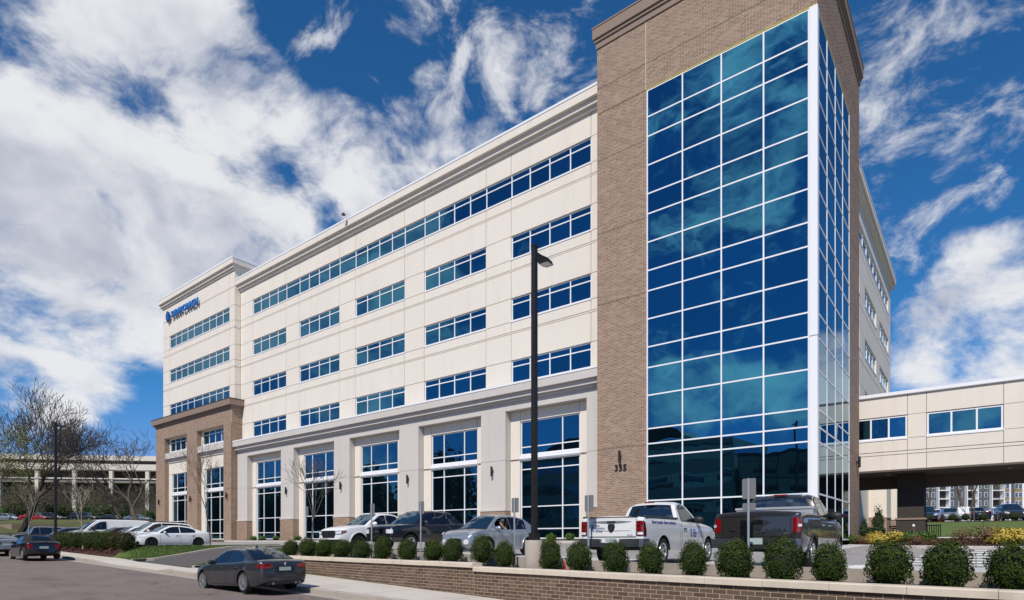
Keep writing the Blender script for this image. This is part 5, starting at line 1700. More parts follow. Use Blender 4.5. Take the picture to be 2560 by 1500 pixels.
# cargo van
S = dict(L=5.9, W=2.02, paint=M['white'], zb=.35, cat='van', tum=.14, inset=.02, crown=.04, tuck=.02,
         plan=[(-2.95, .95), (-2.8, 1), (1.7, 1), (2.4, .96), (2.8, .88), (2.95, .78)],
         top=[(-2.95, 1.30), (-2.8, 1.32), (.9, 1.30), (1.75, 1.26), (2.4, 1.16), (2.75, 1.05), (2.95, .92)],
         gh=[(-2.92, 1.28), (-2.88, 1.75), (-2.78, 2.0), (-2.5, 2.06), (0, 2.09), (.75, 2.06), (1.05, 1.93), (1.85, 1.24)],
         axles=(1.95, -1.55), wheel=(.37, .24, 8, M['satin'], .6, 1), windows=[(.38, 1.60)], ws=(.98, 1.80), mirror=(1.35, 1.45, M['trim'], 1.5), rail=.16,
         handles=[(.5, 1.1)], seams=[[(.3, .5), (.3, 1.9)], [(-.9, .5), (-.9, 1.9)], [(1.55, .5), (1.6, 1.2)]],
         patches=[tails([(.80, .9, 1.25), (.98, .9, 1.25)]), heads([(.55, .78, .96), (.9, .78, .97)]), ('grille', 'front', [(-.5, .66, .96), (.5, .66, .96)], M['trim'])])
left_lot('cargo_van', 'long white windowless cargo van in the left car park', S, -54.4, 14.3)
left_lot('parked_hatchback', 'black hatchback with sloping windscreen left of the white van', suv(4.4, 1.8, 1.62, 'blackpaint'), -58.2, 15.2)
c = left_lot('parked_suv', 'dark blue wagon with a silver roof edge left of the black hatchback', suv(4.8, 1.9, 1.6, 'navy'), -63.6, 14.7)
q = MB(); q.path([(1.05, .62, 1.2), (.35, .60, 1.55), (-.2, .60, 1.60), (-1.9, .60, 1.54)], .05, 8); q.build('roof_rail', M['rim'], c, True)
left_lot('parked_suv', 'boxy black off road wagon with pale roof at the far left', suv(4.4, 1.85, 1.75, 'blackpaint', roofmat=M['silver'], gh=[(-2.15, 1.1), (-2.08, 1.6), (-1.95, 1.73), (0, 1.75), (.45, 1.72), (.6, 1.6), (.85, 1.06)], ws=(.5, .82), windows=[(-1.8, -1.0), (-.9, 0), (.08, .6)], rw=(-2.13, -2.02)), -69.6, 14.2)

# ---- trucks and cars in the bays along the retaining wall
def bay(name, label, S, x, edge, nose_in, **k):
    y = edge + S['L'] / 2
    return car(name, label, S, (x, y, lot_z(x, y) + .012), R(90) if nose_in else R(-90), **k)
# white pickup, regular cab, tail to the street
S = pickup(5.87, 2.03, 1.90, 'offwhite', -.42, 1.28)
S['windows'] = [(-.20, .98)]
S['handles'] = [(-.12, 1.06)]; S['handlemat'] = M['trim']
S['seams'] = [[(-.34, .48), (-.34, 1.24)], [(.98, .5), (1.02, 1.2)], [(-.48, .5), (-.48, 1.3)]]
S['patches'] = [('tail_light_housing', 'rear', [(.775, .83, 1.235), (.90, .82, 1.235), (.98, .82, 1.235), (1.04, .82, 1.19), (1.07, .84, 1.0)], M['lampredd'], dict(both=True)),
                ('tail_light', 'rear', [(.80, .96, 1.08), (.97, .96, 1.08)], M['lampred'], dict(both=True, off=.022)), ('tail_light', 'rear', [(.81, 1.12, 1.21), (.95, 1.12, 1.21)], M['lampred'], dict(both=True, off=.022)),
                ('reversing_light', 'rear', [(.81, .86, .93), (.96, .86, .93)], M['lampclear'], dict(both=True, off=.022)),
                ('tailgate_recess', 'rear', [(-.62, 1.21, 1.222), (-.3, 1.175, 1.245), (0, 1.165, 1.25), (.3, 1.175, 1.245), (.62, 1.21, 1.222)], M['silver'], dict(off=.004)),
                ('tailgate_handle', 'rear', [(-.13, 1.195, 1.235), (.13, 1.195, 1.235)], M['trim'], dict(off=.02)),
                ('tailgate_crease', 'rear', [(-.60, .968, .974), (0, .955, .972), (.60, .968, .974)], M['satin'], dict(off=.004)),
                ('tailgate_gap', 'rear', [(-.75, .785, .81), (.75, .785, .81)], M['well'], dict(off=.006)), ('tailgate_gap', 'rear', [(.752, .80, 1.30), (.764, .80, 1.30)], M['well'], dict(off=.006, both=True)),
                ('bumper', 'rear', [(.30, .52, .74), (.62, .52, .75), (.95, .53, .75), (1.12, .58, .75)], M['satin'], dict(off=.10, both=True)), ('bumper_centre', 'rear', [(-.31, .50, .63), (.31, .50, .63)], M['satin'], dict(off=.085)),
                ('number_plate', 'rear', [(-.16, .615, .765), (.16, .615, .765)], M['plate'], dict(off=.05)),
                ('bed_rail', 'rear', [(-.8, 1.335, 1.36), (.8, 1.335, 1.36)], M['trim'], dict(off=.0)),
                heads([(.6, .80, 1.0), (.95, .82, 1.0)]), ('grille', 'front', [(-.5, .72, 1.0), (.5, .72, 1.0)], M['chrome'])]
RAM = bay('pickup_truck', 'white regular cab pickup with blue lettering backed towards the wall', S, -8.03, 14.75, True)
hl = 2.935; sy = S['_sy']; opt_ = S['_opt']
q = MB()
for sgn in (1, -1):
    q.box(-2.82, -.62, sgn * .955 - .035, sgn * .955 + .035, 1.335, 1.385)
q.build('bed_rail', M['satin'], RAM)
q = MB(); q.box(-.52, -.40, -.14, .14, 1.862, 1.90); q.build('brake_light', M['lampred'], RAM)
def decal_side(txt, size, x, z, mt, parent, side=-1):
    me = text_mesh(txt, size, .004, mt, bold=.002)
    # right side of the truck (y < 0): reading direction runs towards the nose
    y = side * (sy(x, z) + .006)
    return place(me, 'lettering', parent, (x, y, z), (R(90), 0, 0 if side < 0 else math.pi))
decal_side('Smart people. Smart solutions.', .135, -1.62, 1.215, M['logo'], RAM)
decal_side('The', .10, .62, 1.03, M['logo'], RAM); decal_side('Comfort', .10, .66, .94, M['logo'], RAM); decal_side('Group', .10, .64, .85, M['logo'], RAM)
def figure_logo(parent, at, s, frame):
    """blue stick figure mark: frame(u, v) -> point"""
    q = MB()
    def P(u, v): return frame(at[0] + u * s, at[1] + v * s)
    def bar(a, b_, w0, w1):
        d = Vector((b_[0] - a[0], b_[1] - a[1])); n = Vector((-d.y, d.x)).normalized()
        q.quad(P(a[0] + n.x * w0, a[1] + n.y * w0), P(a[0] - n.x * w0, a[1] - n.y * w0), P(b_[0] - n.x * w1, b_[1] - n.y * w1), P(b_[0] + n.x * w1, b_[1] + n.y * w1))
    bar((-.42, .62), (0, .05), .05, .09); bar((.42, .62), (0, .05), .05, .09); bar((0, .1), (-.36, -.7), .09, .14); bar((0, .1), (.36, -.7), .09, .14)
    c = [P(.16 * math.cos(R(a)), .62 + .16 * math.sin(R(a))) for a in range(0, 360, 30)]
    q.add(c, [tuple(range(12))])
    q.build('figure_logo', M['logo'], parent)
figure_logo(RAM, (.36, .95), .17, lambda u, v: (u, -(sy(u, v) + .006), v))
figure_logo(RAM, (.60, 1.05), .13, lambda u, v: (-hl - .020, u, v))
for i, t in enumerate(('The', 'Comfort', 'Group')):
    place(text_mesh(t, .085, .004, M['logo'], 'LEFT'), 'lettering', RAM, (-hl - .020, .50, 1.12 - i * .075), (R(90), 0, R(-90)))
q = MB(); pts = [(-.10, .10), (.10, .10), (.115, .0), (.07, -.10), (0, -.15), (-.07, -.10), (-.115, .0)]
q.add([(-hl - .03, y * .85, 1.06 + z * .85) for y, z in pts] + [(-hl - .0, y, 1.06 + z) for y, z in pts], [tuple(range(6, -1, -1))] + [(i, (i + 1) % 7, 7 + (i + 1) % 7, 7 + i) for i in range(7)])
q.build('tailgate_badge', M['bronze'], RAM)
q = MB(); q.add([(-hl - .035, y, 1.06 + z) for y, z in ((-.06, .065), (-.02, .03), (0, -.09), (.02, .03), (.06, .065), (.05, 0), (0, -.11), (-.05, 0))], [(0, 1, 2, 7), (4, 5, 6, 3)]); q.build('badge_mark', M['satin'], RAM)
place(text_mesh('4X4 HD', .05, .004, M['greyprint']), 'lettering', RAM, (-hl - .018, -.58, .85), (R(90), 0, R(-90)))
# charcoal crew cab pickup beside it
S = pickup(5.81, 2.04, 1.93, 'brownpaint', -.72, 1.32)
S['windows'] = [(-.52, .22), (.30, 1.02)]
S['handles'] = [(-.42, 1.10), (.42, 1.10)]; S['handlemat'] = M['chrome']
S['seams'] = [[(-.62, .5), (-.62, 1.26)], [(.26, .5), (.26, 1.26)], [(1.04, .5), (1.08, 1.2)], [(-.80, .5), (-.80, 1.33)]]
S['flare'] = M['brownpaint']
S['patches'] = [('tail_light', 'rear', [(.82, .92, 1.22), (.90, .88, 1.24), (.97, .90, 1.20), (1.02, .98, 1.12)], M['lampred'], dict(both=True)), ('reversing_light', 'rear', [(.93, 1.02, 1.08), (1.0, 1.02, 1.08)], M['lampclear'], dict(both=True, off=.022)),
                ('tailgate_gap', 'rear', [(.765, .80, 1.32), (.776, .80, 1.32)], M['well'], dict(both=True, off=.006)), ('tailgate_gap', 'rear', [(-.76, .79, .805), (.76, .79, .805)], M['well'], dict(off=.006)),
                ('tailgate_handle', 'rear', [(-.17, 1.12, 1.19), (.17, 1.12, 1.19)], M['chrome'], dict(off=.035)), ('tailgate_edge', 'rear', [(-.74, 1.285, 1.315), (.74, 1.285, 1.315)], M['trim'], dict(off=.02)),
                ('bumper', 'rear', [(.32, .50, .73), (.7, .50, .74), (1.0, .52, .74), (1.15, .58, .74)], M['satin'], dict(off=.11, both=True)), ('bumper_centre', 'rear', [(-.33, .5, .60), (.33, .5, .60)], M['trim'], dict(off=.09)),
                ('number_plate', 'rear', [(-.16, .61, .76), (.16, .61, .76)], M['plate'], dict(off=.05)), heads([(.6, .82, 1.02), (.95, .84, 1.02)])]
TUN = bay('pickup_truck', 'dark charcoal crew cab pickup with silver tool box beside the white pickup', S, -4.12, 14.65, True)
q = MB(); q.box(-1.35, -.86, -.93, .93, 1.31, 1.50); q.box(-1.37, -.84, -.96, .96, 1.502, 1.56); q.build('tool_box', M['alu'], TUN)
q = MB(); q.box(-.66, -.55, -.17, .17, 1.895, 1.93); q.build('brake_light', M['lampred'], TUN)
me = text_mesh('TUNDRA', .13, .012, M['trim'], bold=.001)
place(me, 'lettering', TUN, (-2.925, -.36, .93), (R(90), 0, R(-90)), (1.25, 1, 1))
place(text_mesh('4X4', .09, .01, M['chrome']), 'lettering', TUN, (-2.925, .55, .95), (R(90), 0, R(-90)))
# silver crossover with its driver
S = suv(4.13, 1.77, 1.57, 'silver', tum=.42,
        top=[(-2.065, .86), (-1.95, .95), (-1.6, 1.03), (-.8, 1.02), (0, .98), (.7, .99), (1.3, .98), (1.75, .90), (1.98, .78), (2.065, .68)],
        gh=[(-2.0, .96), (-1.62, 1.30), (-1.25, 1.46), (-.6, 1.54), (0, 1.555), (.3, 1.5), (.72, 1.26), (1.12, .97)],
        axles=(1.22, -1.31), wheel=(.345, .22, 5, M['rim'], .70, 1), windows=[(-1.22, -.30), (-.22, .80)], open=(-.22, .62), open_index=1, ws=(.36, 1.08), rw=(-1.9, -1.3), mirror=(.62, 1.05, M['silver'], 1.15), flare=M['silver'], handles=[(-.15, .84)],
        seams=[[(-.27, .34), (-.27, .98)], [(.82, .36), (.86, .94)], [(-.95, 1.0), (-.75, .7), (-.72, .36)]])
S['patches'] = [('tail_light', 'rear', [(.50, .80, .86), (.62, .78, .90), (.80, .80, .94), (1.02, .92, 1.0)], M['lampred'], dict(both=True)),
                ('grille', 'front', [(-.30, .50, .64), (0, .42, .66), (.30, .50, .64)], M['trim']), ('grille_bar', 'front', [(.16, .44, .47), (.34, .60, .66)], M['chrome'], dict(both=True, off=.024)),
                ('headlight', 'front', [(.44, .50, .56), (.48, .44, .61), (.60, .43, .62), (.66, .48, .58)], M['lampclear'], dict(both=True)), ('indicator', 'front', [(.66, .80, .83), (.92, .86, .90)], M['lampclear'], dict(both=True)), ('air_intake', 'front', [(-.5, .26, .36), (.5, .26, .36)], M['trim'])]
JUKE = bay('parked_crossover', 'silver compact crossover with open driver window facing the wall', S, -15.0, 15.75, False)
q = MB(); q.ball((2.07, 0, .55), (.015, .07, .06), 12, 8); q.build('badge', M['chrome'], JUKE, True)
q = MB()
for sgn in (1, -1):
    q.add([(-1.60, sgn * .60, 1.20), (-1.66, sgn * .66, 1.10), (-2.03, sgn * .70, .90), (-2.03, sgn * .60, .96), (-1.62, sgn * .58, 1.27), (-1.68, sgn * .72, 1.13), (-2.07, sgn * .76, .92), (-2.07, sgn * .60, 1.0)], [(4, 5, 6, 7), (0, 1, 5, 4), (1, 2, 6, 5), (2, 3, 7, 6), (3, 0, 4, 7)])
q.build('tail_light', M['lampred'], JUKE)
q = MB(); q.box(-1.3, .35, -.62, .62, .955, .985); q.box(-.28, -.26, -.6, .6, .98, 1.44); q.build('interior_trim', M['well'], JUKE)
# black pickup facing the wall
S = pickup(5.25, 1.96, 1.79, 'blackpaint', -1.15, 1.25, cat='pickup truck')
S['windows'] = [(-.95, -.10), (0, .95)]; S['trim'] = False
S['mirror'] = (.82, 1.28, M['blackpaint'], 1.3)
S['top'] = [(-2.625, 1.16), (-2.4, 1.22), (-1.2, 1.26), (0, 1.20), (1.25, 1.185), (2.0, 1.15), (2.42, 1.10), (2.56, 1.03), (2.625, .95)]
S['gh'] = [(-1.75, 1.24), (-1.35, 1.50), (-1.05, 1.74), (-.6, 1.80), (0, 1.81), (.40, 1.78), (.82, 1.56), (1.28, 1.18)]
S['rw'] = (-1.7, -1.15); S['ws'] = (.45, 1.25); S['drop'] = None; S['seams'] = [[(-.05, .5), (-.05, 1.14)], [(1.0, .5), (1.03, 1.1)]]
S['patches'] = [heads([(.56, .80, .96), (.76, .79, .96), (.9, .80, .95)]), ('grille', 'front', [(-.5, .78, .96), (.5, .78, .96)], M['well']), ('grille_bar', 'front', [(-.54, .97, 1.0), (.54, .97, 1.0)], M['blackpaint'], dict(off=.03)),
                ('bumper_trim', 'front', [(.3, .56, .60), (.86, .56, .61)], M['chrome'], dict(both=True)), tails([(.7, .8, 1.1), (.9, .8, 1.1)])]
c = bay('pickup_truck', 'black crew cab pickup facing the wall between white pickup and silver crossover', S, -19.85, 16.15, False)
q = MB()
for y, z in ((-.06, .87), (.06, .87)): q.box(2.64, 2.665, y - .05, y + .05, z - .06, z + .06)
q.build('badge', M['satin'], c)
# white pickup facing the wall
S = pickup(5.39, 1.89, 1.79, 'white', -.98, 1.22)
S['windows'] = [(-.78, -.08), (0, .92)]; S['flare'] = M['white']; S['mirror'] = (.80, 1.28, M['white'], 1.35)
S['top'] = [(-2.695, 1.18), (-2.55, 1.24), (-1.1, 1.24), (-.9, 1.19), (1.22, 1.16), (1.9, 1.12), (2.35, 1.04), (2.6, .93), (2.695, .84)]
S['patches'] = [('headlight_surround', 'front', [(.50, .76, .91), (.68, .735, .92), (.86, .755, .93), (1.12, .86, .93)], M['trim'], dict(both=True, off=.008)), heads([(.55, .785, .885), (.68, .765, .895), (.82, .785, .905), (.88, .80, .905)]), ('indicator', 'front', [(.92, .83, .89), (1.04, .865, .90)], M['lampamber'], dict(both=True, off=.022)),
                ('grille', 'front', [(-.52, .74, .80), (-.44, .60, .93), (.44, .60, .93), (.52, .74, .80)], M['trim']), ('bumper_trim', 'front', [(-.8, .40, .52), (.8, .40, .52)], M['trim']), ('skid_plate', 'front', [(-.5, .36, .41), (.5, .36, .41)], M['satin'], dict(off=.03)), tails([(.7, .8, 1.1), (.9, .8, 1.1)])]
S['wheel'] = (.385, .25, 6, M['rimdark'], .66, 1)
c = bay('pickup_truck', 'white crew cab pickup with black grille facing the wall beside the bare sapling', S, -23.6, 16.35, False)
q = MB(); q.lathe([(.055, -.012), (.075, -.012), (.075, .012), (.055, .012), (.055, -.012)], 16, (2.72, 0, .77), axis='y'); q.build('badge', M['satin'], c, True)

# ---- far cars: built once, copied with their own paint
proto_s = car('parked_sedan', 'far', sedan(4.7, 1.82, 1.45, 'silver'), (0, 0, 0), 0)
proto_u = car('parked_suv', 'far', suv(4.7, 1.88, 1.7, 'white'), (0, 0, 0), 0)
KIDS = kids_of(None)
for k_ in (proto_s, proto_u): k_['done'] = 0
def far_car(kind, paint, x, y, z, rz, label, group):
    pr = proto_s if kind == 's' else proto_u
    if pr['done'] == 0:
        o = pr; pr['done'] = 1; ch = KIDS[pr.name]
    else:
        o = copy_tree(pr); ch = list(o.children)
    for c_ in ch:
        if c_.name.split('.')[0] in ('body', 'roof', 'mirror', 'door_handle'):
            s_ = c_.material_slots[0]; s_.link = 'OBJECT'; s_.material = M[paint]
    o.location = (x, y, z); o.rotation_euler = (0, 0, rz)
    o['label'] = label; o['group'] = group
    return o


PARKED = 'cars parked far behind the site'
def on_view(px, d):
    t = (px - 1280) / 1480.7
    p = fw * d + rt * (t * d)
    return p.x, p.y
for px, d, kind, paint, lab in ((18, 108, 's', 'silver', 'pale far car left of the leaning bare tree trunk'), (88, 106, 's', 'redpaint', 'red far car behind the leaning bare tree'), (128, 110, 'u', 'greypaint', 'dark grey far car just left of the left lamp post'),
                                (212, 108, 'u', 'greypaint', 'grey far car behind the thin pale stems'), (278, 112, 's', 'blackpaint', 'black far car above the white cargo van'), (345, 112, 's', 'bluegrey', 'blue grey far car beside the twin bare trunks')):
    x, y = on_view(px, d)
    far_car(kind, paint, x, y, far_z(x, y) + .02, math.atan2(.61671, .78719), lab, PARKED)
REARP = 'cars in the car park behind the lawn'
for px, Y_, kind, paint, rz, lab in ((2312, 77, 'u', 'navy', -80, 'dark blue car half hidden by the bridge column'), (2374, 77.5, 's', 'silver', -80, 'silver car facing the lawn under the bridge'), (2352, 86, 'u', 'white', 20, 'white crossover behind the silver car under the bridge'),
                                     (2446, 78, 's', 'navy', 95, 'navy car beside the slim young tree behind the lawn'), (2524, 77, 'u', 'greypaint', -80, 'dark grey crossover facing the lawn on the right'), (2400, 92, 's', 'white', 15, 'white sedan farthest back under the bridge')):
    t = (px - 1280) / 1480.7
    x = Y_ * (t * .78719 - .61671) / (t * .61671 + .78719)
    far_car(kind, paint, x, Y_, lawn_z(x, 75) + .06, R(rz), lab, REARP)
far_car('u', 'blackpaint', 4.75, 48.2, .035, R(-90), 'black crossover under the bridge at the right edge', 'cars in the car park behind the lawn')
# ------------------------------------------------------------------ planting
def leafball(n, rx, ry, rz, size, mt, seed, lump=.16, z0=0.0, core=True, shell=.55, spikes=0, elong=1.0):
    """leaf-sized faces through a lumpy volume that stands on z = z0"""
    rg = random.Random(seed); q = MB()
    off = Vector((rg.uniform(0, 50), rg.uniform(0, 50), rg.uniform(0, 50)))
    for k in range(n):
        u = Vector((rg.gauss(0, 1), rg.gauss(0, 1), rg.gauss(0, 1))).normalized()
        l = 1 + lump * 2 * mnoise.noise(u * 2.2 + off) + lump * .8 * mnoise.noise(u * 6 + off)
        r_ = l * (1 - shell * rg.random() ** 2.0)
        sp = 1.0
        if spikes and rg.random() < spikes and u.z > -.1: r_ *= rg.uniform(1.04, 1.2)
        fl = 1 + .30 * max(0, -u.z) ** 1.0 if core else 1.0
        c = Vector((u.x * rx * r_ * fl, u.y * ry * r_ * fl, rz + u.z * rz * r_))
        if c.z < .02: c.z = rg.uniform(.02, .1)
        nrm_ = (u + Vector((rg.uniform(-.9, .9), rg.uniform(-.9, .9), rg.uniform(-.4, 1.0)))).normalized()
        a = nrm_.orthogonal().normalized(); b_ = nrm_.cross(a)
        an_ = rg.uniform(0, 6.28); t1 = a * math.cos(an_) + b_ * math.sin(an_); t2 = nrm_.cross(t1)
        s1 = size * rg.uniform(.6, 1.25) * elong; s2 = size * rg.uniform(.4, .75)
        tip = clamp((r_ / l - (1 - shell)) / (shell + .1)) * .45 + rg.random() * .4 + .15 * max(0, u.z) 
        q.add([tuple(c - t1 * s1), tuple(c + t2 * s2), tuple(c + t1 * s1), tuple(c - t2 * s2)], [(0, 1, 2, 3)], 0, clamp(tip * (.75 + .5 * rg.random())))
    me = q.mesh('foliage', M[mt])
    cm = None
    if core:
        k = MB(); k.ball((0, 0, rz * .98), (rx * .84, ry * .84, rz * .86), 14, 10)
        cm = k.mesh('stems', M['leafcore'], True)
    return me, cm


def shrub(name, label, cat, meshes, loc, rz=0.0, sc=(1, 1, 1), group=None):
    t = thing(name, label, cat, loc, rz, group)
    t.scale = sc
    place(meshes[0], 'foliage', t)
    if meshes[1]: place(meshes[1], 'stems', t)
    return t


def ray_line(px, d):
    """ground point seen at column px on the line d behind the wall face"""
    t = (px - 1280) / 1480.7
    rx_, ry_ = t * .78719 - .61671, t * .61671 + .78719
    D_ = (12.43 + d * 1.0047) / (ry_ + .0969 * rx_)
    return D_ * rx_, D_ * ry_, D_


BOX = [leafball(5200, .45, .45, .46, .025, 'leaf', 30 + i, .13, spikes=.05, shell=.32) for i in range(4)]
BOXT = [leafball(5200, .44, .44, .50, .025, 'leaf', 40 + i, .17, spikes=.09, shell=.34) for i in range(3)]
bx_px = [(729, 37, 0), (770, 44, 0), (811, 44, 0), (856, 52, 0), (907, 44, 0), (958, 50, 0), (1019, 50, 0), (1085, 50, 0), (1133, 52, 0), (1206, 54, 1), (1264, 48, 1), (1377, 57, 1), (1446, 60, 1), (1538, 64, 1), (1627, 65, 1), (1732, 70, 1), (1837, 84, 1), (1959, 94, 1), (2073, 84, 1), (2223, 105, 2), (2367, 114, 2), (2533, 110, 2)]
near = {9: 'at the step in the wall', 10: 'just left of the lamp base', 11: 'just right of the lamp base', 13: 'below the white pickup tailgate', 15: 'in front of the white pickup door', 16: 'beside the double sign post', 17: 'below the red tail light of the dark pickup', 18: 'by the rear wheel of the dark pickup', 19: 'in front of the pale crossing', 20: 'broad and round in front of the mulch bed', 21: 'cut off by the right edge of the view'}
rg = random.Random(12)
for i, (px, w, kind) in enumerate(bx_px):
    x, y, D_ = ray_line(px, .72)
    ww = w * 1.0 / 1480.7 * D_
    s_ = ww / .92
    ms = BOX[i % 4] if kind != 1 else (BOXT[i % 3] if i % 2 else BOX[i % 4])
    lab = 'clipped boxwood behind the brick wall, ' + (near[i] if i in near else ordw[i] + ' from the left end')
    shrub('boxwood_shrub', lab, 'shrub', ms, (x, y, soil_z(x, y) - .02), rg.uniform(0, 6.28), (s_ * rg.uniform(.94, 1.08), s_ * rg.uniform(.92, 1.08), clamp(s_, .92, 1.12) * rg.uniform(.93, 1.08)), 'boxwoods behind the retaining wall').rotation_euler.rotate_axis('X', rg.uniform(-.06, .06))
# hedge on the left
HED = [leafball(2600, .54, .50, .56, .04, 'leaf', 60 + i, .2, spikes=.08, shell=.4) for i in range(3)]
for i, px in enumerate((156, 176, 196, 224, 246, 265, 290, 316)):
    t = (px - 1280) / 1480.7; x = 13.55 * (t * .78719 - .61671) / (t * .61671 + .78719)
    lab = 'dark evergreen shrub in the left hedge, ' + ordw[i] + ' from the left'
    o = shrub('hedge_shrub', lab, 'shrub', HED[i % 3] if i < 6 else leafball(2600, .54, .50, .55, .04, 'leafhedge', 70 + i, .22, spikes=.1, shell=.4), (x, 13.55, hbed_z(x, 13.55)), rg.uniform(0, 6), (1.0, 1, 1.0), 'hedge shrubs beside the sidewalk')


# ------------------------------------------------------------------ trees
def tree(name, label, cat, loc, spec, bark, group=None):
    """recursive limbs; spec: dir, length, radius, children per level, spread, lift; optional buds"""
    rg = random.Random(spec['seed'])
    root = thing(name, label, cat, loc, 0, group)
    trunk = MB(); crown = MB(); leaves = MB()
    ch = spec['ch']
    def grow(p, d, L, r, lv):
        ns = 4 if lv < 2 else 3
        pts = [p]; rads = [r]
        q = Vector(p); dd = Vector(d)
        rend = r * spec.get('taper', .62)
        for k in range(ns):
            dd = (dd + Vector((rg.uniform(-1, 1), rg.uniform(-1, 1), rg.uniform(-1, 1))) * spec.get('wob', .16) + Vector((0, 0, spec.get('lift', .05)))).normalized()
            q = q + dd * (L / ns); pts.append(q.copy()); rads.append(r + (rend - r) * (k + 1) / ns)
        mb = trunk if lv < 2 else crown
        n = 7 if lv == 0 else 6 if lv == 1 else 4 if lv == 2 else 3
        rm_ = spec.get('rmin', 0)
        for k in range(ns): mb.tube(pts[k], pts[k + 1], max(rads[k], rm_), max(rads[k + 1], rm_), n)
        if lv >= len(ch):
            if spec.get('buds'):
                for k in range(spec['buds']):
                    c = pts[rg.randrange(1, ns + 1)] + Vector((rg.uniform(-1, 1), rg.uniform(-1, 1), rg.uniform(-1, 1))) * spec['budspread']
                    a = Vector((rg.uniform(-1, 1), rg.uniform(-1, 1), rg.uniform(-1, 1))).normalized(); b_ = a.orthogonal().normalized(); s_ = spec['budsize'] * rg.uniform(.6, 1.3)
                    leaves.add([tuple(c - a * s_), tuple(c + b_ * s_ * .6), tuple(c + a * s_), tuple(c - b_ * s_ * .6)], [(0, 1, 2, 3)], 0, rg.random())
            return
        nc = ch[lv]
        base_a = rg.uniform(0, 6.28)
        for i in range(nc):
            u = dd.orthogonal().normalized(); w = dd.cross(u)
            an_ = base_a + 2 * math.pi * i / nc + rg.uniform(-.4, .4)
            sp = spec['spread'][min(lv, len(spec['spread']) - 1)] * rg.uniform(.7, 1.25)
            nd = (dd * math.cos(sp) + (u * math.cos(an_) + w * math.sin(an_)) * math.sin(sp)).normalized()
            if spec.get('bias'): nd = (nd + Vector(spec['bias'])).normalized()
            st = pts[-1] if (i < 2 or lv == 0 and spec.get('fork', True)) else pts[rg.randrange(max(1, ns - 2), ns + 1)]
            grow(st, nd, L * spec.get('ratio', .76) * rg.uniform(.8, 1.2), rend * (.80 if nc <= 2 else .68), lv + 1)
    grow(Vector((0, 0, -.2)), Vector(spec['dir']).normalized(), spec['L'], spec['r'], 0)
    trunk.build('trunk', M[bark], root, True)
    crown.build('crown', M[spec.get('twig', bark)], root)
    if leaves.v: leaves.build('leaves', M[spec.get('budmat', 'leafbud')], root)
    return root


def at_view(px, d, dz=0.0):
    x, y = on_view(px, d)
    return (x, y, far_z(x, y) + dz)
R3 = lambda a, b_: tuple(rt * a + Vector((0, 0, b_)))
tree('bare_tree', 'large dark bare tree with leaning trunk in front of the parking structure', 'tree', at_view(46, 80, -.5), dict(seed=11, rmin=.024, dir=R3(.62, .85), L=5.6, r=.46, ch=(4, 3, 3, 3, 3, 3, 2), spread=(.48, .42, .45, .48, .5, .5, .5), ratio=.74, lift=.09, wob=.14, taper=.7, bias=tuple(rt * .05), twig='twig'), 'bark', 'bare trees on the left')
tree('budding_tree', 'tall tree with pale green buds at the left edge', 'tree', at_view(-70, 70, -.5), dict(seed=21, rmin=.02, dir=R3(.12, 1), L=4.2, r=.36, ch=(4, 3, 3, 3, 3, 2), spread=(.6, .55, .5, .5, .55, .6), ratio=.76, lift=.05, wob=.18, taper=.66, buds=12, budspread=.4, budsize=.085, bias=tuple(rt * .08)), 'barkmid', 'bare trees on the left')
tree('bare_tree', 'slim bare brown tree left of the brick portal', 'tree', at_view(318, 84, -.4), dict(seed=31, rmin=.022, dir=R3(.0, 1), L=4.4, r=.30, ch=(3, 3, 3, 3, 3, 2), spread=(.28, .38, .45, .55, .6, .6), ratio=.78, lift=.03, wob=.24, taper=.66, twig='twig'), 'barkmid', 'bare trees on the left')
tree('bare_tree', 'thick crooked bare tree beside the brick portal', 'tree', at_view(344, 80, -.4), dict(seed=44, rmin=.022, dir=R3(.12, 1), L=4.0, r=.42, ch=(3, 2, 3, 3, 3, 2), spread=(.36, .42, .48, .55, .6, .6), ratio=.80, lift=.05, wob=.24, taper=.68, twig='twig'), 'barkmid', 'bare trees on the left')
# woodland edge under the parking structure: fresh green trees and brown thicket
GT = [leafball(2600, 2.1, 2.1, 2.3, .16, 'leaflight', 80 + i, .3, core=True, shell=.8) for i in range(3)]
for i, (px, d, s_) in enumerate(((8, 122, .9), (34, 118, 1.0), (112, 118, 1.15), (128, 124, 1.1), (160, 120, .9), (208, 122, .8), (255, 120, 1.0), (300, 122, .95), (372, 124, .7))):
    p = at_view(px, d, -.2)
    t = shrub('small_tree', 'bushy fresh green small tree below the parking structure, ' + ordw[i] + ' from the left', 'tree', GT[i % 3], p, i * 1.3, (s_, s_, s_ * (1.25 if i % 2 else 1.0)), 'fresh green trees below the parking structure')
for i, (px, d, sd) in enumerate(((45, 116, 58), (95, 114, 59), (165, 116, 60), (225, 114, 151), (270, 116, 152), (325, 114, 153), (385, 116, 154), (70, 98, 51), (180, 100, 52), (235, 98, 53), (285, 102, 54), (20, 104, 55), (140, 104, 56), (360, 100, 57))):
    tree('thicket_shrub', 'thin brown leafless shrub below the parking structure, by ' + ['the left end', 'the leaning trunk', 'the lamp post side', 'the pale columns', 'the third column', 'the twin trunks', 'the brick portal', 'the red car', 'the grey car', 'the middle of the bank', 'the black car', 'the pale left car', 'the dark grey car', 'the blue grey car'][i], 'shrub', at_view(px, d, -.2), dict(seed=sd, rmin=.02, dir=(0, 0, 1), L=1.9, r=.09, ch=(5, 3, 3, 3, 3), spread=(.5, .5, .5, .6, .6), ratio=.8, lift=.04, wob=.25, taper=.6, twig='twig', buds=2 if i % 2 else 0, budspread=.3, budsize=.06), 'barkmid', 'leafless shrubs on the bank')
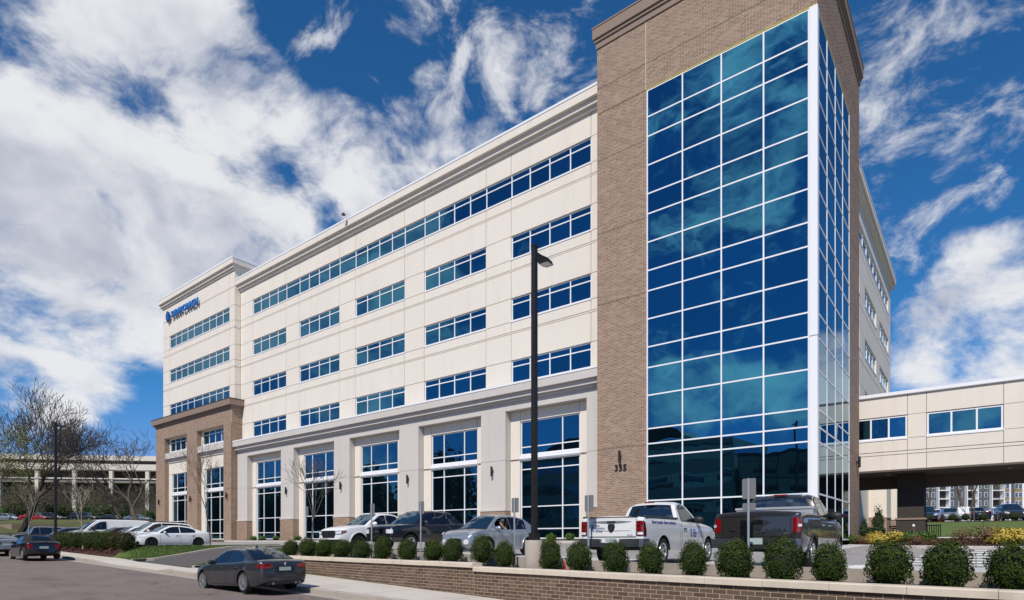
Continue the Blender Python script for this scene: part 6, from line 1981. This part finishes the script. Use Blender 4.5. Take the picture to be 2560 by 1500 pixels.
# saplings
def near_px(px, Y_):
    t = (px - 1280) / 1480.7
    return Y_ * (t * .78719 - .61671) / (t * .61671 + .78719)
def sap(label, x, y, z, seed, L, ch=(3, 3, 3, 2), multi=False, r=.035, spread=(.30, .45, .5, .5), bark='barkpale', nm='sapling', cat='sapling'):
    return tree(nm, label, cat, (x, y, z), dict(seed=seed, dir=(.02, 0, 1), L=L, r=r, ch=ch, rmin=.0075, spread=spread, ratio=.66, lift=.10, wob=.10, taper=.7, twig='barkpale' if bark == 'barkpale' else 'twig'), bark, 'young bare trees')
x = near_px(212, 13.5); sap('pale multi stemmed bare sapling rising from the left hedge', x, 13.4, hbed_z(x, 13.4), 61, 1.9, (3, 3, 3, 3), r=.055, spread=(.32, .5, .5, .5))
x = near_px(66, 14.0); sap('thin bare sapling behind the black convertible', x, 14.2, -.5, 62, 2.0, (3, 3, 3, 2), r=.05, spread=(.3, .4, .5, .5))
x = near_px(526, 18.2); sap('slim bare sapling at the tail of the white sedan by the portal', x, 18.2, isl_z(x, 18.2), 63, 2.6, (5, 3, 3, 3), r=.04, spread=(.35, .55, .5, .5), bark='barkmid')
x = near_px(788, 16.3); sap('twiggy bare sapling in front of the second tall window', x, 16.1, -.72, 64, 1.9, (4, 4, 3, 3), r=.038, spread=(.30, .45, .5, .5), bark='barkmid')
# small plants along the facade
FP = [leafball(500, .36, .28, .24, .06, 'leaflight', 100 + i, .25, core=False) for i in range(2)]
for i, px in enumerate((634, 655, 690, 745, 1378, 1424, 1050)):
    x = near_px(px, 30.8)
    shrub('bed_plant', 'small light green plant in the facade bed, ' + ordw[i] + ' in the row', 'plant', FP[i % 2], (x, 30.8, -.05), i * 1.1, (1, 1, 1), 'small plants along the facade')
# mixed planting on the right
YL = [leafball(700, .55, .5, .30, .055, 'leafyellow', 110 + i, .25, core=False, spikes=.1) for i in range(2)]
GR = [leafball(900, .6, .55, .30, .06, 'leaflight', 120, .25, core=True, spikes=.2)]
DK = [leafball(900, .7, .6, .42, .05, 'leafred', 130 + i, .35, core=False, spikes=.3, shell=.9) for i in range(2)]
TA = [leafball(1800, .5, .5, 1.0, .08, 'leafdark', 140, .25, core=True, spikes=.1), leafball(1500, .9, .7, .5, .09, 'leafdark', 141, .2, core=True)]
PL = 'shrubs in the mulch bed on the right'
def bp_(label, px, Y_, ms, s_, sz=1.0):
    x = near_px(px, Y_)
    shrub('garden_shrub', label, 'shrub', ms, (x, Y_, float(bed_z(x, Y_)) - .03), px % 6, (s_, s_, s_ * sz), PL)
bp_('yellow leaved shrub nearest the brick tower corner', 2188, 40.6, YL[0], .95, 1.1)
bp_('low yellow shrub at the front of the mulch bed', 2202, 38.6, YL[1], 1.0, .9)
bp_('yellow shrub left of the green juniper', 2240, 40.5, YL[0], 1.0)
bp_('small yellow tuft left of the yellow shrubs', 2172, 39.6, YL[1], .6)
bp_('fresh green juniper before the bollard', 2286, 39.4, GR[0], 1.0)
bp_('fresh green juniper by the white kerb', 2321, 40.6, GR[0], .85)
bp_('low green shrub at the foot of the brick tower', 2132, 39.9, GR[0], .9)
bp_('bronze red shrub in front of the tower shrub', 2148, 39.5, DK[0], .6)
bp_('bronze red shrub at the left front of the bed', 2160, 38.9, DK[1], .5)
bp_('dark twiggy shrub below the green juniper', 2292, 37.4, DK[0], .62)
bp_('small dark shrub in the middle of the bed', 2330, 36.9, DK[1], .45)
bp_('large loose bronze shrub right of the white kerb', 2405, 37.8, DK[1], .85, 1.15)
bp_('tall loose bronze shrub in front of the lawn', 2462, 38.0, DK[0], .9, 1.25)
bp_('yellow shrub mass at the right of the mulch bed', 2500, 38.0, YL[0], 1.1)
bp_('broad yellow shrub at the right edge of the bed', 2545, 38.3, YL[1], 1.25)
bp_('pale yellow grass clump on the right of the bed', 2520, 39.6, YL[1], 1.2)
bp_('tall dark evergreen beside the glazed entrance', 2196, 43.4, TA[0], .62, 1.5)
bp_('slim evergreen at the corner of the brick tower', 2160, 43.0, TA[0], .42, 1.6)
bp_('broad dark evergreen below the tall evergreen', 2185, 42.4, TA[1], .85, 1.0)
# round shrubs and trees beyond the lawn
RB = [leafball(900, .75, .75, .72, .07, 'leaf', 150, .15)]
for i, px in enumerate((2318, 2382, 2414, 2458, 2534)):
    x = near_px(px, 74.2)
    shrub('round_shrub', 'round dark shrub on the mulch strip behind the lawn, ' + ordw[i] + ' from the left', 'shrub', RB[0], (x, 74.2, lawn_z(x, 75) + .05), i, (.5, .5, .55), 'round shrubs behind the lawn')
def rear_tree(label, px, Y_, seed, L, r, buds, bark='barkmid', ch=(3, 3, 3, 3, 2)):
    x = near_px(px, Y_)
    tree('young_tree', label, 'tree', (x, Y_, lawn_z(x, 75)), dict(seed=seed, dir=(0, 0, 1), L=L, r=r, ch=ch, spread=(.35, .45, .5, .55, .6), ratio=.74, lift=.08, wob=.16, taper=.66, buds=buds, budspread=.3, budsize=.08, twig='twig'), bark, 'trees behind the lawn')
rear_tree('slim young tree with first leaves behind the lawn', 2436, 74.0, 71, 3.4, .07, 3)
rear_tree('budding tree beside the bridge column', 2326, 92, 72, 3.2, .16, 8)
rear_tree('bare grey tree before the apartment block', 2408, 104, 73, 4.6, .22, 0, ch=(3, 3, 3, 3, 3))
rear_tree('bare brown tree right of the bare grey tree', 2424, 110, 74, 4.8, .2, 0, ch=(3, 3, 3, 3, 3))
rear_tree('small leafy sapling leaning behind the lawn', 2494, 73.6, 75, 1.6, .05, 6)
# leafy trees across the street, seen only as dark reflections
OT = leafball(4500, 3.6, 3.6, 4.2, .30, 'leafdark', 160, .25, core=True)
for i in range(17):
    x = -196 + i * 7.2; y = -20 + 4 * math.sin(i * 2.1); s_ = 1.6 + .3 * math.sin(i * 1.7)
    shrub('offview_tree', 'dark leafy tree across the street mirrored in the left windows', 'tree', OT, (x, y, -1.2), i, (s_, s_, s_ * 1.15), 'leafy trees across the street')

for i in range(16):  # unseen trees added to cover the low sky in reflections
    x = 58 + 9 * math.sin(i * 2.3); y = -30 + i * 9.0; s_ = 1.3 + .3 * math.sin(i * 1.7)
    shrub('offview_tree', 'added dark leafy tree out of view to the right of the site', 'tree', OT, (x, y, -1.0), i, (s_, s_, s_ * 1.15), 'added unseen leafy trees to the right of the site')

for i in range(18):
    x = -70 + i * 17 + 5 * math.sin(i * 1.9); y = 330 + 14 * math.sin(i * 2.7); s_ = 2.6 + .5 * math.sin(i * 1.3)
    shrub('woodland_tree', 'dark leafy tree in the far belt behind the apartment block', 'tree', OT, (x, y, 1.5), i, (s_ * 1.3, s_ * 1.3, s_), 'far tree belt')

# ------------------------------------------------------------------ signs, lamps and small things
def sign_post(label, px, d, top_py, panels):
    x, y, D_ = ray_line(px, d)
    zt = (1350.5 - top_py) / 1480.7 * D_
    t = thing('parking_sign', label, 'sign', (x, y, soil_z(x, y)), math.atan2(-.0969, 1), 'parking signs seen from behind')
    h = zt - soil_z(x, y)
    q = MB(); q.tube((0, 0, -.1), (0, 0, h), .028, .028, 12, True)
    for k in range(5): q.tube((0, -.030, h - .06 - k * .08), (0, -.024, h - .06 - k * .08), .006, .006, 6, True)
    q.build('post', M['galv'], t, True)
    for (w, a, b_) in panels:
        q = MB(); rr = .03; za, zb_ = h - a, h - b_
        pts = []
        for cx, cz, a0 in ((w / 2 - rr, za - rr, 0), (-w / 2 + rr, za - rr, 90), (-w / 2 + rr, zb_ + rr, 180), (w / 2 - rr, zb_ + rr, 270)):
            for k in range(4): pts.append((cx + rr * math.cos(R(a0 + 30 * k)), cz + rr * math.sin(R(a0 + 30 * k))))
        n = len(pts)
        q.add([(u, .034, v_) for u, v_ in pts] + [(u, .037, v_) for u, v_ in pts], [tuple(range(n)), tuple(range(2 * n - 1, n - 1, -1))] + [(i, n + i, n + (i + 1) % n, (i + 1) % n) for i in range(n)])
        q.build('sign_panel', M['signback'], t)
    return t
P1 = [(.305, .0, .457)]
sign_post('back of a parking sign left of the white pickup facing the wall', 765, 1.2, 1266, P1)
sign_post('back of a parking sign in front of the black pickup hood', 929, 1.15, 1259, P1)
sign_post('back of a parking sign between black pickup and silver crossover', 1052, 1.15, 1253.5, P1)
sign_post('back of a parking sign in front of the silver crossover rear door', 1286, 1.1, 1244.7, P1)
sign_post('back of a parking sign in front of the white pickup tailgate', 1471, 1.05, 1237.7, P1)
sign_post('back of a tall post with two sign panels before the dark pickup', 1871, 1.0, 1196, [(.31, .0, .46), (.30, .555, .71)])
def lamp_post(label, x, y, zg, zb, ht, w, base_r):
    t = thing('lamp_post', label, 'lamp post', (x, y, zg), 0)
    q = MB(); hb = zb - zg
    q.lathe([(base_r, -.2), (base_r, hb - .03), (base_r - .025, hb), (.001, hb)], 28); q.build('concrete_base', M['curb'], t, True, 50)
    q = MB(); q.box(-w * .85, w * .85, -w * .85, w * .85, hb, hb + .21); q.build('base_cover', M['bronze'], t)
    H_ = ht - zg; a, b_ = w / 2, w / 2 * .96
    q = MB(); q.hexa([(-a, -a, hb + .2), (a, -a, hb + .2), (a, a, hb + .2), (-a, a, hb + .2), (-b_, -b_, H_), (b_, -b_, H_), (b_, b_, H_), (-b_, b_, H_)]); q.build('pole', M['bronze'], t)
    q = MB(); q.box(-a * 1.08, a * 1.08, -a * 1.08, a * 1.08, H_, H_ + .05); q.build('pole_cap', M['bronze'], t)
    q = MB(); zz_ = H_ - .28
    q.hexa([(-.05, a, zz_), (.05, a, zz_), (.10, a + .22, zz_ + .0), (-.10, a + .22, zz_), (-.05, a, zz_ + .14), (.05, a, zz_ + .14), (.10, a + .22, zz_ + .10), (-.10, a + .22, zz_ + .10)])
    q.build('arm', M['bronze'], t)
    q = MB(); y0 = a + .20; Lh = .54; n = 12; prev = None
    for k in range(n + 1):
        u = k / n; ww = .175 * (.62 + .38 * min(1, u * 2.5)) * (1 - .25 * max(0, u - .8) / .2); hz = .105 * (1 - .78 * u ** 1.8)
        row = [(-ww, y0 + Lh * u, zz_ - .01), (ww, y0 + Lh * u, zz_ - .01), (ww * .9, y0 + Lh * u, zz_ + hz), (-ww * .9, y0 + Lh * u, zz_ + hz)]
        if prev: q.add(prev + row, [(0, 1, 5, 4), (1, 2, 6, 5), (2, 3, 7, 6), (3, 0, 4, 7)])
        else: q.add(row, [(0, 3, 2, 1)])
        prev = row
    q.add(prev, [(0, 1, 2, 3)]); q.build('lamp_head', M['bronze'], t)
    q = MB(); q.box(-.135, .135, y0 + .20, y0 + Lh - .07, zz_ - .022, zz_ - .011); q.build('lens', M['lens'], t)
    return t
x, y, D_ = ray_line(1336, .86)
lamp_post('tall dark bronze lamp post on a round concrete base behind the wall', x, y, soil_z(x, y), .0, (1350.5 - 617) / 1480.7 * D_, .145, .285)
x = near_px(143, 14.0)
lamp_post('tall dark lamp post in front of the black hatchback on the left', x, 13.9, -.62, .05, 8.85, .16, .28)
x, y, D_ = ray_line(1411, 1.15)
t = thing('marker_cone', 'tiny red cone on the planter soil right of the lamp base', 'cone', (x, y, soil_z(x, y)))
q = MB(); q.lathe([(.07, .015), (.05, .03), (.015, .24), (.001, .245)], 14); q.build('cone', M['conered'], t, True); q = MB(); q.box(-.09, .09, -.09, .09, 0, .016); q.build('foot', M['conered'], t)
# under the bridge
t = thing('bench', 'brown wooden bench beside the column under the bridge', 'bench', (near_px(2256, 47.2), 47.2, .03), R(8))
q = MB()
for k in range(4): q.box(-.75, .75, -.22 + k * .12, -.13 + k * .12, .43, .47)
q.build('seat', M['wood'], t)
q = MB()
for k in range(3): q.box(-.75, .75, .24 + k * .02, .27 + k * .02, .58 + k * .13, .68 + k * .13)
q.build('backrest', M['wood'], t)
for sx_ in (-.68, .68):
    q = MB(); q.box(sx_ - .04, sx_ + .04, -.22, -.15, 0, .43); q.box(sx_ - .04, sx_ + .04, .22, .30, 0, .95); q.build('leg', M['wood'], t)
for i, px in enumerate((2284, 2300, 2314)):
    x = near_px(px, 46.2 + i * 1.6)
    t = thing('bollard', 'brown bollard with pale cap under the bridge, %s from the left' % ordw[i], 'bollard', (x, 46.2 + i * 1.6, .03), 0, 'bollards under the bridge')
    q = MB(); q.lathe([(.085, 0), (.085, .86), (.001, .87)], 14); q.build('post', M['wood'], t, True)
    q = MB(); q.lathe([(.10, .87), (.10, .93), (.07, 1.0), (.001, 1.02)], 14); q.build('cap', M['lens'], t, True)
t = thing('metal_fence', 'low black metal fence between bollards and bridge column', 'fence', (near_px(2312, 48.0), 48.0, .03), R(4))
q = MB(); q.box(-.85, .85, -.02, .02, .92, .97); q.box(-.85, .85, -.02, .02, .12, .16); q.build('rail', M['black'], t)
for k in range(15):
    q = MB(); q.box(-.85 + k * .12, -.80 + k * .12, -.015, .015, 0, 1.02); q.build('picket', M['black'], t)
# boards, cones and boxes in the rear car park
x = near_px(2408, 76.0)
t = thing('site_board', 'white folded board standing in the rear car park', 'board', (x, 76.0, lawn_z(x, 75) + .06), R(30))
q = MB(); q.hexa([(-.55, -.3, 0), (.55, -.3, 0), (.55, -.26, 0), (-.55, -.26, 0), (-.5, -.02, 1.5), (.5, -.02, 1.5), (.5, .02, 1.5), (-.5, .02, 1.5)]); q.build('front_panel', M['whitemetal'], t)
q = MB(); q.hexa([(-.55, .26, 0), (.55, .26, 0), (.55, .3, 0), (-.55, .3, 0), (-.5, .03, 1.5), (.5, .03, 1.5), (.5, .06, 1.5), (-.5, .06, 1.5)]); q.build('rear_panel', M['whitemetal'], t)
x = near_px(2471, 76.4)
t = thing('utility_box', 'white utility cabinet at the edge of the rear car park', 'cabinet', (x, 76.4, lawn_z(x, 75) + .06), R(20))
q = MB(); q.box(-.34, .34, -.25, .25, 0, 1.25); q.build('case', M['whitemetal'], t); q = MB(); q.box(-.37, .37, -.28, .28, 1.25, 1.31); q.build('lid', M['whitemetal'], t)
for i, (px, Y_) in enumerate(((2334, 76.3), (2340, 79), (2352, 76.6), (2392, 76.5), (2402, 79))):
    x = near_px(px, Y_)
    t = thing('traffic_cone', 'red and white traffic cone in the rear car park, ' + ordw[i] + ' from the left', 'cone', (x, Y_, lawn_z(x, 75) + .06), 0, 'traffic cones in the rear car park')
    q = MB(); q.lathe([(.17, .03), (.12, .36)], 12); q.lathe([(.085, .60), (.03, .92), (.001, .93)], 12); q.box(-.22, .22, -.22, .22, 0, .03); q.build('cone', M['conered'], t)
    q = MB(); q.lathe([(.122, .36), (.087, .60)], 12); q.build('reflective_band', M['whitemetal'], t)

# ------------------------------------------------------------------ the driver of the silver crossover
def person_mesh(joints, bonesl, radii, rootj):
    names = list(joints); idx = {n: i for i, n in enumerate(names)}
    me = bpy.data.meshes.new('person')
    me.from_pydata([joints[n] for n in names], [(idx[a], idx[b_]) for a, b_ in bonesl], [])
    o = bpy.data.objects.new('person_tmp', me); COL.objects.link(o)
    md = o.modifiers.new('skin', 'SKIN')
    for i, n in enumerate(names):
        v_ = me.skin_vertices[0].data[i]; rr = radii[n]
        v_.radius = rr if isinstance(rr, tuple) else (rr, rr)
        v_.use_root = n == rootj
    o.modifiers.new('sub', 'SUBSURF').levels = 2
    dg = bpy.context.evaluated_depsgraph_get()
    out = bpy.data.meshes.new_from_object(o.evaluated_get(dg))
    bpy.data.objects.remove(o)
    return out
J = dict(pelvis=(-.28, .36, .60), waist=(-.30, .36, .78), chest=(-.27, .36, .98), neck0=(-.25, .36, 1.12), neck=(-.24, .36, 1.17), head0=(-.23, .37, 1.235), head1=(-.22, .37, 1.33), head2=(-.225, .37, 1.385),
         shL=(-.26, .52, 1.08), elL=(-.10, .66, .98), wrL=(.08, .62, 1.16), haL=(.11, .60, 1.20), shR=(-.26, .20, 1.08), elR=(-.06, .12, .90), wrR=(.16, .18, .95), haR=(.21, .20, .97),
         hipL=(-.26, .46, .58), knL=(.16, .50, .66), anL=(.52, .48, .40), ftL=(.64, .48, .38), hipR=(-.26, .26, .58), knR=(.16, .24, .66), anR=(.52, .24, .40), ftR=(.64, .24, .38))
Bn = [('pelvis', 'waist'), ('waist', 'chest'), ('chest', 'neck0'), ('neck0', 'neck'), ('neck', 'head0'), ('head0', 'head1'), ('head1', 'head2'), ('chest', 'shL'), ('shL', 'elL'), ('elL', 'wrL'), ('wrL', 'haL'), ('chest', 'shR'), ('shR', 'elR'), ('elR', 'wrR'), ('wrR', 'haR'),
      ('pelvis', 'hipL'), ('hipL', 'knL'), ('knL', 'anL'), ('anL', 'ftL'), ('pelvis', 'hipR'), ('hipR', 'knR'), ('knR', 'anR'), ('anR', 'ftR')]
fing = []
for hn, base, dx in (('L', J['haL'], Vector((.5, -.2, .85)).normalized()), ('R', J['haR'], Vector((.9, .1, .2)).normalized())):
    sd_ = dx.cross(Vector((0, 1, 0))).normalized(); sd2 = dx.cross(sd_).normalized()
    for k, l in enumerate((.062, .072, .068, .055)):
        o_ = Vector(base) + dx * .035 + sd_ * (.021 * (k - 1.5)); a = o_ + dx * l * .55; b_ = a + (dx * .8 + sd2 * .6).normalized() * l * .45
        J['f%s%d0' % (hn, k)] = tuple(o_); J['f%s%d1' % (hn, k)] = tuple(a); J['f%s%d2' % (hn, k)] = tuple(b_)
        Bn += [('ha' + hn, 'f%s%d0' % (hn, k)), ('f%s%d0' % (hn, k), 'f%s%d1' % (hn, k)), ('f%s%d1' % (hn, k), 'f%s%d2' % (hn, k))]
    a = Vector(base) - sd_ * .035; b_ = a + (dx - sd_ * .7).normalized() * .04
    J['t%s0' % hn] = tuple(a); J['t%s1' % hn] = tuple(b_); Bn += [('ha' + hn, 't%s0' % hn), ('t%s0' % hn, 't%s1' % hn)]
RD = dict(pelvis=(.15, .11), waist=(.14, .10), chest=(.16, .11), neck0=.07, neck=.052, head0=.070, head1=.092, head2=.07, shL=.065, elL=.046, wrL=.028, haL=(.035, .02), shR=.065, elR=.046, wrR=.028, haR=(.035, .02), hipL=.085, knL=.06, anL=.042, ftL=.04, hipR=.085, knR=.06, anR=.042, ftR=.04)
for k in J:
    if k not in RD: RD[k] = .009 if k[0] == 'f' and k[-1] != '2' else .008 if k[0] == 'f' else .010
pm = person_mesh(J, Bn, RD, 'pelvis')
pm.materials.clear(); pm.materials.append(M['shirt']); pm.materials.append(M['skin'])
for p_ in pm.polygons:
    c = p_.center; p_.use_smooth = True
    arm = (c.y > .57 and c.x > -.16) or (c.x > -.02 and c.y < .3 and c.z > .8)
    p_.material_index = 1 if (c.z > 1.15 and abs(c.y - .37) < .13 and c.x < -.1) or arm else 0
DRV = thing('person', 'person in dark shirt and white cap raising an arm at the open car window', 'person', tuple(JUKE.location), 0)
DRV.rotation_euler = JUKE.rotation_euler
place(pm, 'person_body', DRV)
q = MB(); q.lathe([(.098, 0), (.10, .03), (.085, .075), (.045, .10), (.001, .105)], 18, (-.225, .37, 1.345)); q.hexa([(-.13, .30, 1.345), (-.02, .31, 1.335), (-.02, .43, 1.335), (-.13, .44, 1.345), (-.13, .30, 1.357), (-.02, .31, 1.345), (-.02, .43, 1.345), (-.13, .44, 1.357)]); q.build('cap', M['capwhite'], DRV, True)
q = MB(); q.ball((-.128, .37, 1.30), (.018, .013, .022), 8, 6); q.build('nose', M['skin'], DRV, True)
for y in (.34, .40):
    q = MB(); q.ball((-.137, y, 1.325), (.008, .012, .008), 8, 6); q.build('eye', M['trim'], DRV, True)
for y in (.275, .465):
    q = MB(); q.ball((-.225, y, 1.30), (.018, .008, .028), 8, 6); q.build('ear', M['skin'], DRV, True)
q = MB(); q.ball((-.133, .37, 1.262), (.006, .024, .006), 8, 6); q.build('mouth', M['lampredd'], DRV, True)

for o in bpy.data.objects:
    for k in ('static', 'done'):
        if k in o: del o[k]
